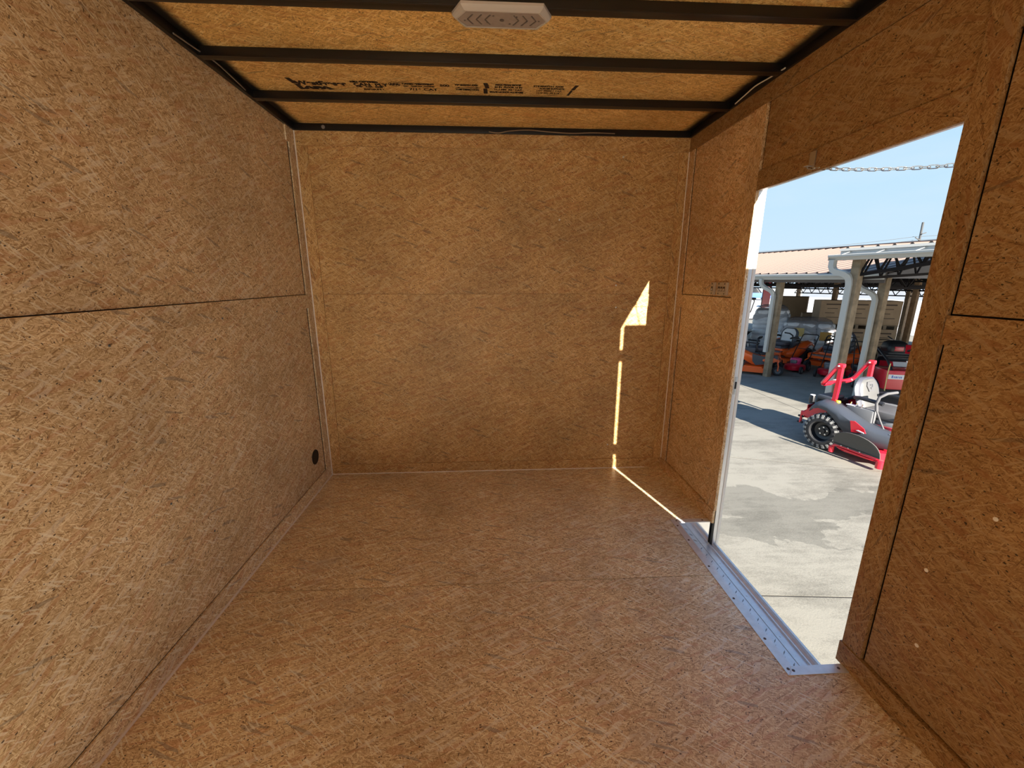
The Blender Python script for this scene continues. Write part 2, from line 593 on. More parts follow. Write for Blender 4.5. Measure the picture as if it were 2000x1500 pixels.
# walls ---------------------------------------------------------------
BZ0, BZ1 = 1.232, 1.318
wf = MB().box(-0.05, W + 0.05, 0.020, 0.055, -0.05, H).build('wall_front', M_black)
tag(wf, kind='structure')
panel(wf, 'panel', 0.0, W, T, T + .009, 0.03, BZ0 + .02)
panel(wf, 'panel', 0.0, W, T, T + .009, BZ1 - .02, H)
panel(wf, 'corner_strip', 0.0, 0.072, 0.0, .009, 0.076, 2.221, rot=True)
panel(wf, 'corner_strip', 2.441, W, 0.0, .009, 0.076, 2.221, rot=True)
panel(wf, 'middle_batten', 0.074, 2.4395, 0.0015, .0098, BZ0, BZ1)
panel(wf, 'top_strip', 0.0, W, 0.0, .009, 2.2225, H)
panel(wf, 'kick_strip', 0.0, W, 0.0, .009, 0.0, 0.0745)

wl = MB().box(-0.06, -0.018, Y0, 0.055, -0.10, H + .04).build('wall_left', M_black)
tag(wl, kind='structure')
YP = [-0.083, -1.40, -2.62, -3.84, -5.06, -6.28, Y0]
for a, b in zip(YP, YP[1:]):
    panel(wl, 'panel', -T - .009, -T, b + .0005, a - .0105 if a == YP[0] else a, 0.083, BZ0 + .002)
    panel(wl, 'panel', -T - .009, -T, b + .0005, a - .0105 if a == YP[0] else a, BZ1 + .0035, H)
panel(wl, 'corner_strip', -.009, 0.0, -0.081, 0.0, 0.082, BZ0, rot=True)
panel(wl, 'corner_strip', -.009, 0.0, -0.081, 0.0, BZ1, 2.218, rot=True)
panel(wl, 'corner_strip', -.0092, -.0006, -0.11, 0.0, 2.2185, H)
panel(wl, 'middle_batten', -.009, 0.0, -2.44, 0.0, BZ0, BZ1)
panel(wl, 'middle_batten', -.009, 0.0, Y0, -2.441, BZ0, BZ1)
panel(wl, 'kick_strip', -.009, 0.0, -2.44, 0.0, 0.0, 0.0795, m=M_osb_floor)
panel(wl, 'kick_strip', -.009, 0.0, Y0, -2.441, 0.0, 0.0795)

# right wall with the doorway
DY0, DY1, DZ = -1.705, -0.783, 1.838
wr = MB()
wr.box(W + .018, W + .031, Y0, DY0 - .012, -0.10, H + .04)
wr.box(W + .018, W + .031, DY1 + .012, 0.055, -0.10, H + .04)
wr.box(W + .018, W + .031, DY0 - .012, DY1 + .012, DZ + .012, H + .04)
wr = wr.build('wall_right', M_black)
tag(wr, kind='structure')
sk = MB()
sk.box(W + .031, W + .0345, Y0, DY0 - .004, -0.25, H + .06).box(W + .031, W + .0345, DY1 + .004, 0.055, -0.25, H + .06).box(W + .031, W + .0345, DY0 - .004, DY1 + .004, DZ + .004, H + .06)
sk.build('outer_skin', M_skin, wr)
XA, XB = W + T, W + T + .009
SA, SB = W, W + .009
panel(wr, 'panel', XA, XB, -0.690, -0.0830, 0.083, BZ0 + .001, m=M_osb)  # untinted board: sun bounce beside the doorway put into the colour
panel(wr, 'panel', XA, XB, -0.690, -0.0830, BZ1 + .0035, 2.2215, m=M_osb)
panel(wr, 'corner_strip', SA, SB, -0.073, 0.0, 0.0815, BZ0, m=M_osb, rot=True)
panel(wr, 'corner_strip', SA, SB, -0.073, 0.0, BZ1, 2.2205, m=M_osb, rot=True)
panel(wr, 'middle_batten', SA, SB, -0.684, 0.0, BZ0 + .0008, BZ1, m=M_osb)
panel(wr, 'kick_strip', SA - .004, SB, DY1 - 0.0, 0.0, 0.0, 0.0805, m=M_osb)
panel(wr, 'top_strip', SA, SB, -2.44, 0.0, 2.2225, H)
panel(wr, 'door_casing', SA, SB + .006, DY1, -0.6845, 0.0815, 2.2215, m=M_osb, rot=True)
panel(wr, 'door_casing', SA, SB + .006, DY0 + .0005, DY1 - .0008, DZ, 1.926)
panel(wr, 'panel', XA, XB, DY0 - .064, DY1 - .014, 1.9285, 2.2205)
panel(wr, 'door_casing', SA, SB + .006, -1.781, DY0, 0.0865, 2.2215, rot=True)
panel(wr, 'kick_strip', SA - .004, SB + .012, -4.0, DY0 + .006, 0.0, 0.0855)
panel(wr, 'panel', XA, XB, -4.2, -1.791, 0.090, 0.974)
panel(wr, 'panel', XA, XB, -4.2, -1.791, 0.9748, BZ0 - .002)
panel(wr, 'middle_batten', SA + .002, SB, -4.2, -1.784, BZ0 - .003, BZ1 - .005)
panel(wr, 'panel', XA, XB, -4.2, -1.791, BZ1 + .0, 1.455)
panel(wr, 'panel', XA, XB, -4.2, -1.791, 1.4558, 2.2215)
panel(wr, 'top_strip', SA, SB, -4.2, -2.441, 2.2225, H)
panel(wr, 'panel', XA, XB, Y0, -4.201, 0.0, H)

# unseen strip narrowing the rear opening, added to limit the fill light
wb = MB().box(2.30, W + .05, Y0 - .05, Y0, -.10, H + .04).build('rear_light_stop', M_skin)
tag(wb, kind='structure')

# caulk lines along the floor; upright beads paint lit strip edges
def bead(parent, p, q, r=0.0045):
    return MB().tube([p, q], r, 6).build('caulk_and_lit_edge', M_caulk, parent, smooth=60)
bead(wl, (0.001, Y0, 0.0), (0.001, 0, 0.0), 0.0065)
bead(wl, (0.0005, 0.0, 0.0), (0.0005, 0.0, H - .002), 0.0055)
bead(wf, (0.0, 0.0005, 0.0), (2.38, 0.0005, 0.0), 0.0050)
bead(wr, (W + .0003, -0.0005, 0.0), (W + .0003, -0.0005, 2.222), 0.0045)

# screws and fixings on the walls
def screw(parent, p, axis, r=0.006, m=M_zinc):
    sgn = -1 if axis in ('x-', 'y-') else 1
    ax = axis[0]
    return MB().lathe([(r, 0), (r, sgn * .0012), (r * .55, sgn * .0024), (0, sgn * .0026)], 12, p, ax).build('screw', m, parent, smooth=40)
for p in ((2.072, T, 2.19), (1.664, T, 1.803), (2.074, T, 1.378), (2.083, T, 1.226), (2.081, T, 0.19)):
    screw(wf, p, 'y-')
M_screw2 = mat('blue_zinc_screw', (0.16, 0.20, 0.22), 0.4, metal=0.7)
for y, z in ((-1.46, 0.60), (-1.27, 0.36), (-1.56, 1.21), (-0.99, 1.245), (-0.50, 1.24), (-1.62, 1.11), (-1.05, 1.16), (-0.34, 1.35)):
    screw(wl, (-T if z > BZ1 or z < BZ0 else 0, y, z), 'x', 0.0045, M_screw2)
for y, z in ((-1.90, 0.55), (-1.93, 0.30), (-2.02, 0.80)):
    screw(wr, (XA, y, z), 'x-', 0.006, M_caulk)
MB().lathe([(0.0085, 0), (0.0085, -0.003), (0.004, -0.0035), (0, -.0035)], 16, (XA, -0.366, 1.224), 'x').build('plug', M_skin, wr, smooth=40)  # white disc paints the daylight showing through a small hole

# round vent in the left wall
v = empty('round_vent', (-T, -0.229, 0.242))
tag(v, 'small round black vent low on the left wall by the front corner', 'vent')
MB().lathe([(0.051, -0.004), (0.051, 0.0028), (0.047, 0.0034), (0.045, 0.001), (0.045, -0.004)], 32, (0, 0, 0), 'x').build('rim', M_dark_hole, v, smooth=40)
MB().lathe([(0.045, -0.003), (0.045, 0.0008), (0, 0.0008)], 32, (0, 0, 0), 'x').build('duct', M_dark_hole, v, smooth=40)

# switches by the door
def switch(y0, y1, n, label):
    zc = 1.365
    e0 = empty('switch_plate', (XA, (y0 + y1) / 2, zc))
    tag(e0, label, 'switch')
    w = (y1 - y0) / 2
    MB().cbox(-.014, 0.001, -w, w, -.036, .036, .004).build('plate', M_switch, e0, smooth=40)
    for k in range(n):
        yc = (k - (n - 1) / 2) * .026
        MB().cbox(-.0155, -.012, yc - .009, yc + .009, -.014, .012, .001).build('rocker_bezel', M_switch_dark, e0, smooth=40)
        MB().prism([(-.0150, -.012), (-.024, -.004), (-.0150, .003)], yc - .006, yc + .006, 'y').build('toggle', M_switch, e0)
    for yc in ((0,) if n == 1 else (-w * .62, w * .62)):
        for zz in (-.027, .027):
            MB().lathe([(.0042, -.0135), (.0042, -.0155), (0, -.016)], 10, (0, yc, zz), 'x').build('screw', M_switch_dark, e0, smooth=40)
switch(-0.505, -0.461, 1, 'narrow putty coloured wall switch with one toggle beside the doorway')
switch(-0.636, -0.537, 3, 'wide putty coloured wall switch with three toggles nearest the doorway')

# door frame (outside flange), step well
fr = empty('trim_1', (2.53, -1.24, -0.15))
tag(fr, kind='structure')
def frpart(name, x0, x1, y0, y1, z0, z1, m=M_jamb, c=.0015):
    b_ = MB().cbox(x0 - 2.53, x1 - 2.53, y0 + 1.24, y1 + 1.24, z0 + .15, z1 + .15, c)
    return b_.build(name, m, fr, smooth=40)
frpart('front_jamb', W + .0155, W + .0365, DY1 - .0, DY1 + .011, -0.15, DZ + .010)
frpart('outer_flange', W + .0365, W + .0535, DY1 - .002, DY1 + .035, -0.17, DZ + .035, M_skin)
frpart('rear_jamb', W + .0155, W + .0340, DY0 - .011, DY0 - .0, -0.15, DZ + .010)
frpart('rear_flange', W + .034, W + .056, DY0 - .030, DY0 - .004, -0.17, DZ + .035, M_skin)  # unseen flange, added to narrow the sun strip through the hinge gap
frpart('head_jamb', W + .0155, W + .0360, DY0, DY1, DZ + .002, DZ + .010)
frpart('gasket', W + .0020, W + .0150, DY1 - .0005, DY1 + .008, -0.145, 0.0, M_dark_hole, .001)
sp_ = frpart('strike_plate', W + .019, W + .035, DY1 - .0025, DY1 + .001, 0.80, 0.90, M_zinc, .0008)
MB().box(W + .0225 - 2.53, W + .0325 - 2.53, DY1 - .0032 + 1.24, DY1 - .002 + 1.24, 0.832 + .15, 0.872 + .15).build('latch_slot', M_dark_hole, sp_)
for zz in (0.812, 0.889):
    MB().lathe([(.0035, -.0025), (.0035, -.004), (0, -.0044)], 10, (W + .027 - 2.53, DY1 + 1.24, zz + .15), 'y').build('screw', M_zinc, sp_)

well = empty('step_well', (2.41, -1.2465, -0.15))
tag(well, 'aluminium step well with diamond plate tread sunk in the side doorway floor', 'step')
def wpart(b_, name, m, sm=40):
    b_.v = [(x - 2.41, y + 1.2465, z + .15) for x, y, z in b_.v]
    return b_.build(name, m, well, smooth=sm)
FW = 0.036
wpart(MB().prism([(WX - FW, WY0 - FW), (WX, WY0), (WX, WY1), (WX - FW, WY1 + FW)], 0.0003, 0.0025, 'z').box(WX - .0, WX + .002, WY0, WY1, -.15, .0025), 'long_trim', M_alu)
wpart(MB().prism([(WX - FW, WY1 + FW), (WX, WY1), (W + .002, WY1), (W + .002, WY1 + FW)], 0.0004, 0.0028, 'z'), 'short_trim', M_alu)
wpart(MB().prism([(WX - FW, WY0 - FW), (W + .002, WY0 - FW), (W + .002, WY0), (WX + .004, WY0)], 0.0004, 0.0030, 'z'), 'short_trim', M_alu)
wpart(MB().tube([(WX - FW + .004, WY0 - FW + .002, .003), (WX - FW * .45, WY0 - FW * .55, .0042), (WX - .002, WY0 - .002, .003)], .0022, 6), 'folded_seam', M_jamb)
wpart(MB().box(WX, 2.545, WY1 - .002, WY1 - .0002, -.15, .0), 'end_plate', M_alu_pol)
wpart(MB().box(WX, 2.545, WY0 + .0002, WY0 + .002, -.15, .0), 'end_plate', M_alu_pol)
tr = wpart(MB().box(WX, 2.461, WY0, WY1, -.165, -.151), 'tread', M_alu)
d_ = MB()
k = 0
for i in range(31):
    for j in range(4):
        yc = WY0 + .016 + i * .0300
        xc = WX + .018 + j * .040 + (0.020 if i % 2 else 0)
        if xc > 2.45: continue
        a = PI / 4 if (i + j) % 2 else -PI / 4
        dx, dy = math.cos(a) * .016, math.sin(a) * .016
        px, py = -math.sin(a) * .0028, math.cos(a) * .0028
        vs = [(xc - dx, yc - dy, -.151), (xc + px, yc + py, -.151), (xc + dx, yc + dy, -.151), (xc - px, yc - py, -.151), (xc - dx * .4, yc - dy * .4, -.1475), (xc + dx * .4, yc + dy * .4, -.1475)]
        d_.add(vs, [(0, 4, 1), (1, 4, 5), (1, 5, 2), (2, 5, 3), (3, 5, 4), (3, 4, 0)])
dd = wpart(d_, 'tread_lugs', M_lug, 30)
dd.parent = tr
dd['kind'] = 'stuff'
wpart(MB().box(2.4625, 2.497, WY0, WY1, -.165, -.149), 'threshold', M_alu)
wpart(MB().prism([(2.497, -.165), (2.545, -.165), (2.545, -.137), (2.534, -.136), (2.530, -.146), (2.518, -.152), (2.512, -.150), (2.508, -.141), (2.503, -.141), (2.500, -.149), (2.497, -.149)], WY0, WY1, 'y'), 'sill_channel', M_alu, 25)
for y in (-.80, -.94, -1.16, -1.38, -1.60, -1.735):
    wpart(MB().lathe([(.0055, .0025), (.005, .0040), (.002, .0048), (0, .0045)], 12, (WX - FW * .55, y, 0)), 'screw', M_switch_dark)
for x, y in ((2.30, WY0 - .018), (2.475, WY0 - .018), (2.30, WY1 + .018), (2.46, WY1 + .018)):
    wpart(MB().lathe([(.0055, .0025), (.005, .0040), (.002, .0048), (0, .0045)], 12, (x, y, 0.0003)), 'screw', M_switch_dark)
for y in (-.95, -1.2, -1.45):
    wpart(MB().lathe([(.004, -.149), (.004, -.1475), (0, -.147)], 10, (2.48, y, 0)), 'rivet', M_jamb)

# door leaf standing open outside, hinged at the rear jamb
door = empty('door_1', (2.59, -1.745, -0.12))
tag(door, kind='structure')
MB().cbox(0.0, 0.90, -.02, .02, 0.0, 2.03, .004).build('leaf', M_skin, door, smooth=40)
MB().box(-.05, .02, -.022, .008, 0.0, .505).build('lower_hinge_strap', M_zinc, door)
for zz in (1.05, 1.78):
    MB().box(-.05, .06, -.024, .006, zz, zz + .075).build('hinge', M_zinc, door)

# chain holding the door
chain = empty('door_chain', (W - .002, -1.143, 1.882))
tag(chain, 'thin zinc chain strung from the door head bracket across the open doorway', 'chain')
MB().box(-.0035, .0, -.016, .016, -.022, .034).box(-.026, -.0005, -.012, .012, -.022, -.019).build('bracket', M_zinc, chain)
A0, A1 = Vector((-.014, 0, -.026)), Vector((0.25, -.585, -.128))
NL = 30
pts = []
for i in range(NL + 1):
    t = i / NL
    p = A0.lerp(A1, t)
    p.z -= 4 * 0.020 * t * (1 - t)
    pts.append(p)
for i in range(NL):
    p, q = pts[i], pts[i + 1]
    d = (q - p).normalized()
    c = (p + q) / 2
    side = d.cross(Vector((0, 0, 1))).normalized()
    up = side.cross(d)
    w_ = side if i % 2 else up
    w_ = (w_ + (up if i % 2 else side) * 0.35).normalized()
    L_, B_ = (q - p).length * .5 + .0042, .0055
    ring = []
    for s_ in range(14):
        a = 2 * PI * s_ / 14
        ca, sa = math.cos(a), math.sin(a)
        ring.append(c + d * (ca * B_ + math.copysign(L_ - B_, ca) * min(1, abs(ca) * 4)) + w_ * sa * B_)
    MB().tube(ring, .0015, 6, closed=True).build('link', M_zinc, chain, smooth=60)

# dome light on the third rafter
dl = empty('dome_light', (1.243, -1.226, 2.3035))
tag(dl, 'white plastic dome light with pointed ends under the nearest rafter', 'lamp')
def hexa(L, B, c):
    return [(-L, 0), (-L + c, -B), (L - c, -B), (L, 0), (L - c, B), (-L + c, B)]
def lo(b_, sections):
    n = len(sections[0][0])
    k = len(b_.v)
    for poly, z in sections:
        b_.v += [(x, y, z) for x, y in poly]
    for i in range(len(sections) - 1):
        for j in range(n):
            b_.f.append((k + i * n + j, k + i * n + (j + 1) % n, k + (i + 1) * n + (j + 1) % n, k + (i + 1) * n + j)); b_.m.append(0)
    b_.f.append(tuple(k + j for j in range(n))); b_.m.append(0)
    b_.f.append(tuple(k + (len(sections) - 1) * n + j for j in reversed(range(n)))); b_.m.append(0)
    return b_
lo(MB(), [(hexa(.172, .062, .034), 0.0), (hexa(.172, .062, .034), -.008), (hexa(.168, .056, .034), -.014), (hexa(.160, .048, .034), -.021), (hexa(.154, .044, .033), -.021), (hexa(.154, .044, .033), -.016)]).build('housing', M_whitep, dl)
ln = lo(MB(), [(hexa(.154, .044, .033), -.014), (hexa(.154, .044, .033), -.0185), (hexa(.150, .041, .032), -.0200)]).build('lens', M_lens, dl)
for sx in (-1, 1):
    for k in range(3):
        xa = sx * (.040 + k * .030)
        MB().obox((xa, -.028, -.0202), (xa + sx * .018, 0, -.0202), .005, .0008).obox((xa + sx * .018, 0, -.0202), (xa, .028, -.0202), .005, .0008).build('chevron', M_lensmark, ln)
MB().lathe([(.008, -.0200), (.008, -.0208), (0, -.0208)], 14).build('led_chip', M_lensmark, ln)
for x, y in ((.028, .02), (-.030, -.022), (.05, -.02), (-.05, .016), (.128, .0), (-.128, .008)):
    MB().lathe([(.0035, -.0200), (.0035, -.0207), (0, -.0207)], 10, (x, y, 0)).build('led_chip', M_lensmark, ln)

# loose wires along the header and rails
def wire(name, pts, r, label, m=M_wire):
    q = []
    P = [Vector(p) for p in pts]
    for i in range(len(P) - 1):
        p0, p1, p2, p3 = P[max(i - 1, 0)], P[i], P[i + 1], P[min(i + 2, len(P) - 1)]
        for s_ in range(6):
            t = s_ / 6
            q.append(0.5 * ((2 * p1) + (-p0 + p2) * t + (2 * p0 - 5 * p1 + 4 * p2 - p3) * t * t + (-p0 + 3 * p1 - 3 * p2 + p3) * t ** 3))
    q.append(P[-1])
    o = MB().tube(q, r, 6).build(name, m, None, smooth=60)
    return tag(o, label, 'wire')
wire('wire', [(1.20, -.018, 2.312), (1.26, -.020, 2.306), (1.33, -.020, 2.318), (1.45, -.018, 2.326), (1.58, -.018, 2.318), (1.72, -.020, 2.312), (1.86, -.018, 2.318), (2.0, -.018, 2.316)], .0028, 'thin tan wire sagging along the black header over the front wall', mat('tan_wire', (0.30, 0.22, 0.14), 0.5))
wire('wire', [(0.012, -1.02, 2.312), (0.016, -.90, 2.318), (0.020, -.78, 2.324), (0.018, -.66, 2.318), (0.012, -.54, 2.312)], .003, 'black wire bowed along the rail over the left wall', M_wire)
wire('wire', [(W - .014, -.52, 2.311), (W - .018, -.62, 2.317), (W - .020, -.70, 2.322), (W - .016, -.80, 2.316), (W - .014, -.90, 2.311)], .003, 'pale wire bowed along the rail over the right wall', M_caulk)
cp = MB().lathe([(.011, -.012), (.011, -.0145), (.006, -.016), (0, -.016)], 16, (0.185, 0, 2.3225), 'y').build('hole_plug', mat('grey_plug', (0.20, 0.19, 0.19), 0.6), None, smooth=40)
tag(cp, 'grey round plug in the black header near the left corner', 'plug')

# mill stamp on the ceiling board -------------------------------------
stamp_parent = [o for o in ceiling.children if o.name.startswith('ceiling_sheet')][0]
def text_mesh(body, x, y, size, sx=1.0, z=ZC - 0.0012, bold=0.0, align='LEFT', name='stamp_text'):
    cu = bpy.data.curves.new('t', 'FONT')
    cu.body = body
    cu.size = size
    cu.align_x = align
    cu.offset = bold
    ob = bpy.data.objects.new('t', cu)
    COL.objects.link(ob)
    dg = bpy.context.evaluated_depsgraph_get()
    me = bpy.data.meshes.new_from_object(ob.evaluated_get(dg))
    bpy.data.objects.remove(ob)
    for v_ in me.vertices:
        v_.co = Vector((x + v_.co.x * sx, y - v_.co.y, z))
    me.materials.clear()
    me.materials.append(M_ink)
    o = bpy.data.objects.new(name, me)
    COL.objects.link(o)
    o.parent = stamp_parent
    return o
def ink(poly, name='stamp_mark'):
    return MB().prism(poly, ZC - 0.0013, ZC - 0.0007, 'z').build(name, M_ink, stamp_parent)
def slash(x0, x1, y0, y1, w):
    ink([(x0, y0), (x0 + w, y0), (x1 + w, y1), (x1, y1)])
slash(.232, .246, -.610, -.552, .022); slash(.250, .258, -.548, -.490, .022)
text_mesh('WestFraser', .262, -.541, .058, .86, bold=0.0030)
text_mesh('APA', .285, -.497, .040, 1.75, bold=0.0045)
text_mesh('MILL CERTIFIED', .530, -.580, .020, .95, bold=0.0024)
text_mesh('CAN  PLY', .538, -.545, .040, .95, bold=0.0021)
text_mesh('O86  CSA  0325', .545, -.527, .020, .95, bold=0.0015)
text_mesh('EXPOSURE 1', .575, -.500, .021, .85, bold=0.0012)
# ring round the association mark
ring_ = MB()
rv = []
for i in range(28):
    a = 2 * PI * i / 28
    rv += [(.738 + .029 * math.cos(a), -.571 + .023 * math.sin(a), ZC - .0012), (.738 + .026 * math.cos(a), -.571 + .020 * math.sin(a), ZC - .0012)]
ring_.add(rv, [(2 * i, 2 * i + 1, (2 * i + 3) % 56, (2 * i + 2) % 56) for i in range(28)])
ring_.build('stamp_ring', M_ink, stamp_parent)
text_mesh('APA', .714, -.559, .030, .85, bold=0.0024)
text_mesh('RATED SHEATHING', .777, -.570, .021, .82, bold=0.0024)
text_mesh('24/16  SIZED FOR SPACING', .779, -.547, .016, .78, bold=0.0015)
text_mesh('7/16 CAT', .800, -.508, .036, .98, bold=0.0012)
text_mesh('500', .958, -.558, .031, 1.0, bold=0.0015)
text_mesh('STRENGTH AXIS', 1.034, -.572, .021, .72, bold=0.0021)
ink([(1.050, -.5535), (1.140, -.5535), (1.140, -.5510), (1.050, -.5510)])
ink([(1.036, -.552), (1.054, -.558), (1.054, -.546)])
ink([(1.154, -.552), (1.136, -.546), (1.136, -.558)])
text_mesh('THIS DIRECTION', 1.034, -.522, .022, .70, bold=0.0016)
slash(1.172, 1.182, -.606, -.552, .021); slash(1.172, 1.174, -.546, -.490, .020)
text_mesh('MAX SPAN ROOF', 1.232, -.585, .020, .80, bold=0.0021)
text_mesh('24 IN  FLOOR 16 IN', 1.228, -.560, .022, .72, bold=0.0016)
text_mesh('11.1 MM  7/16 CAT', 1.226, -.533, .022, .78, bold=0.0015)
text_mesh('SPACE 1/8 INCH ALL EDGES', 1.204, -.504, .021, .66, bold=0.0016)
text_mesh('STRENGTH AXIS', 1.420, -.580, .022, .92, bold=0.0012)
text_mesh('ACROSS SUPPORTS', 1.452, -.556, .020, .72, bold=0.0015)
text_mesh('LOT 00000 1 CAT', 1.440, -.532, .021, .78, bold=0.0009)
text_mesh('11:10 7/21  PS 2-18', 1.440, -.506, .021, .72, bold=0.0012)
slash(1.625, 1.612, -.606, -.552, .018); slash(1.612, 1.602, -.546, -.490, .012)

# ------------------------------------------------------------------ outside
GZ = -0.85                    # lot level
M_conc = bpy.data.materials.new('lot_concrete')
M_conc.use_nodes = True
def concrete():
    t = M_conc.node_tree
    b = t.nodes['Principled BSDF']
    ge = t.nodes.new('ShaderNodeNewGeometry')
    pos = ge.outputs['Position']
    def nz(scale, det=4, rgh=0.6, mp=(1, 1, 1)):
        n = t.nodes.new('ShaderNodeTexNoise')
        n.inputs['Scale'].default_value = scale
        n.inputs['Detail'].default_value = det
        n.inputs['Roughness'].default_value = rgh
        m = t.nodes.new('ShaderNodeMapping')
        m.inputs['Scale'].default_value = mp
        t.links.new(pos, m.inputs[0])
        t.links.new(m.outputs[0], n.inputs['Vector'])
        return n
    fine = nz(90, 3, 0.7)
    broad = nz(1.6, 6, 0.65, (1, 1.6, 1))
    streak = nz(7, 5, 0.6, (0.35, 1.8, 1))
    v = math_node(t, 'ADD', math_node(t, 'MULTIPLY', broad.outputs[0], 0.9), math_node(t, 'MULTIPLY', fine.outputs[0], 0.5))
    v = math_node(t, 'ADD', v, math_node(t, 'MULTIPLY', streak.outputs[0], 0.5))
    rp = t.nodes.new('ShaderNodeValToRGB')
    e = rp.color_ramp.elements
    e[0].position, e[0].color = 0.70, (0.138, 0.130, 0.110, 1)
    e[1].position, e[1].color = 1.20, (0.242, 0.230, 0.196, 1)
    t.links.new(v, rp.inputs[0])
    col = rp.outputs[0]
    # wet patch drying on the slab beside the doorway
    wn = nz(2.6, 4, 0.6)
    sub = t.nodes.new('ShaderNodeVectorMath'); sub.operation = 'SUBTRACT'
    sub.inputs[1].default_value = (.5, .5, .5)
    t.links.new(wn.outputs['Color'], sub.inputs[0])
    sc = t.nodes.new('ShaderNodeVectorMath'); sc.operation = 'SCALE'
    sc.inputs['Scale'].default_value = 0.55
    t.links.new(sub.outputs[0], sc.inputs[0])
    ad = t.nodes.new('ShaderNodeVectorMath'); ad.operation = 'ADD'
    t.links.new(pos, ad.inputs[0]); t.links.new(sc.outputs[0], ad.inputs[1])
    def blob(cx, cy, rx, ry, ang):
        m = t.nodes.new('ShaderNodeMapping')
        m.vector_type = 'TEXTURE'
        m.inputs['Location'].default_value = (cx, cy, 0)
        m.inputs['Rotation'].default_value = (0, 0, math.radians(ang))
        m.inputs['Scale'].default_value = (rx, ry, 1000)
        t.links.new(ad.outputs[0], m.inputs[0])
        l = t.nodes.new('ShaderNodeVectorMath'); l.operation = 'LENGTH'
        t.links.new(m.outputs[0], l.inputs[0])
        mr = t.nodes.new('ShaderNodeMapRange')
        mr.inputs['From Min'].default_value = 1.0
        mr.inputs['From Max'].default_value = 0.94
        t.links.new(l.outputs['Value'], mr.inputs['Value'])
        return mr.outputs[0]
    wet = blob(3.75, .95, .95, .34, -22)
    wet = math_node(t, 'MAXIMUM', wet, blob(4.9, .78, 1.3, .24, 8))
    wet = math_node(t, 'MAXIMUM', wet, blob(3.95, .35, .75, .22, -14))
    dry = blob(4.75, .36, .62, .17, 20)
    wet = math_node(t, 'MULTIPLY', wet, math_node(t, 'SUBTRACT', 1.0, dry))
    col = mixc(t, math_node(t, 'MULTIPLY', wet, 0.42), col, (0.072, 0.070, 0.061))
    t.links.new(col, b.inputs['Base Color'])
    b.inputs['Roughness'].default_value = 0.75
    b.inputs['Specular IOR Level'].default_value = 0.3
    bp = t.nodes.new('ShaderNodeBump')
    bp.inputs['Strength'].default_value = 0.4
    bp.inputs['Distance'].default_value = 0.004
    t.links.new(fine.outputs[0], bp.inputs['Height'])
    t.links.new(bp.outputs[0], b.inputs['Normal'])
concrete()
M_joint = mat('joint_dirt', (0.03, 0.028, 0.025), 0.9)
M_gravel = mat('pale_yard', (0.50, 0.49, 0.47), 0.9, noise=0.15, nscale=3)
ground = MB().box(-60, 90, -60, 120, GZ - .30, GZ - .0018).build('ground', M_joint)
tag(ground, kind='structure')
# slabs, butted with open joints; rows follow the two joints seen through the doorway
def ln_y(x, p, q):
    return p[1] + (q[1] - p[1]) * (x - p[0]) / (q[0] - p[0])
RL = [((0, -9.0), (10, -9.0)), ((0, -4.6), (10, -4.8)), ((3.108, -.424), (3.81, -.483)), ((4.308, 2.007), (5.918, 1.494)), ((5.9, 4.30), (8.0, 3.55)), ((5.0, 7.6), (9.0, 6.4)), ((5, 10.6), (9, 9.4)), ((5, 13.6), (9, 12.4)), ((5, 16.8), (9, 15.8)), ((5, 24), (9, 23))]
XC = [-6, -1.5, 2.2, 6.75, 10.6, 14.5, 19]
j = 0.007
for ra, rb in zip(RL, RL[1:]):
    for xa, xb in zip(XC, XC[1:]):
        poly = [(xa + j, ln_y(xa, *ra) + j), (xb - j, ln_y(xb, *ra) + j), (xb - j, ln_y(xb, *rb) - j), (xa + j, ln_y(xa, *rb) - j)]
        MB().prism(poly, GZ - .10, GZ, 'z').build('slab', M_conc, ground)
MB().prism([(-60, -60), (90, -60), (90, -9.3), (-60, -9.3)], GZ - .08, GZ - .0005, 'z').build('apron', M_conc, ground)
MB().prism([(19.1, -9.2), (90, -9.2), (90, 119), (19.1, 119)], GZ - .08, GZ - .0005, 'z').build('yard', M_gravel, ground)
MB().prism([(-60, 22), (19.0, 22), (19.0, 119), (-60, 119)], GZ - .08, GZ - .0005, 'z').build('yard', M_gravel, ground)
MB().prism([(-60, -9.2), (-6.1, -9.2), (-6.1, 21.9), (-60, 21.9)], GZ - .08, GZ - .0005, 'z').build('apron', M_conc, ground)

# ---------------------------------------------------------------- exterior materials
M_wood = mat('weathered_timber', (0.27, 0.20, 0.125), 0.75, noise=0.35, nscale=9, bump=0.3)
M_wood2 = mat('brown_timber', (0.30, 0.185, 0.095), 0.75, noise=0.35, nscale=9, bump=0.3)
M_white = mat('white_gutter', (0.43, 0.43, 0.405), 0.35)
M_tan = mat('tan_roof_metal', (0.178, 0.122, 0.100), 0.5)
M_under = mat('dull_roof_underside', (0.10, 0.085, 0.08), 0.7)
M_steel = mat('dark_truss_steel', (0.012, 0.009, 0.009), 0.8, spec=0.2)
M_fascia = mat('grey_fascia', (0.42, 0.46, 0.50), 0.5)
M_gable = mat('grey_gable', (0.22, 0.22, 0.24), 0.6)
M_red = mat('red_paint', (0.62, 0.012, 0.030), 0.28, coat=0.5)
M_orange = mat('orange_paint', (0.90, 0.13, 0.018), 0.32, coat=0.4)
M_char = mat('charcoal_plastic', (0.045, 0.052, 0.066), 0.38)
M_silver = mat('silver_plastic', (0.15, 0.155, 0.165), 0.36)
M_rubber = mat('tyre_rubber', (0.022, 0.022, 0.024), 0.75)
M_tread = mat('sunlit_tread', (0.21, 0.21, 0.205), 0.8)  # tread lightened: sun on the tyre put into the colour
M_rim = mat('black_rim', (0.012, 0.013, 0.016), 0.32)
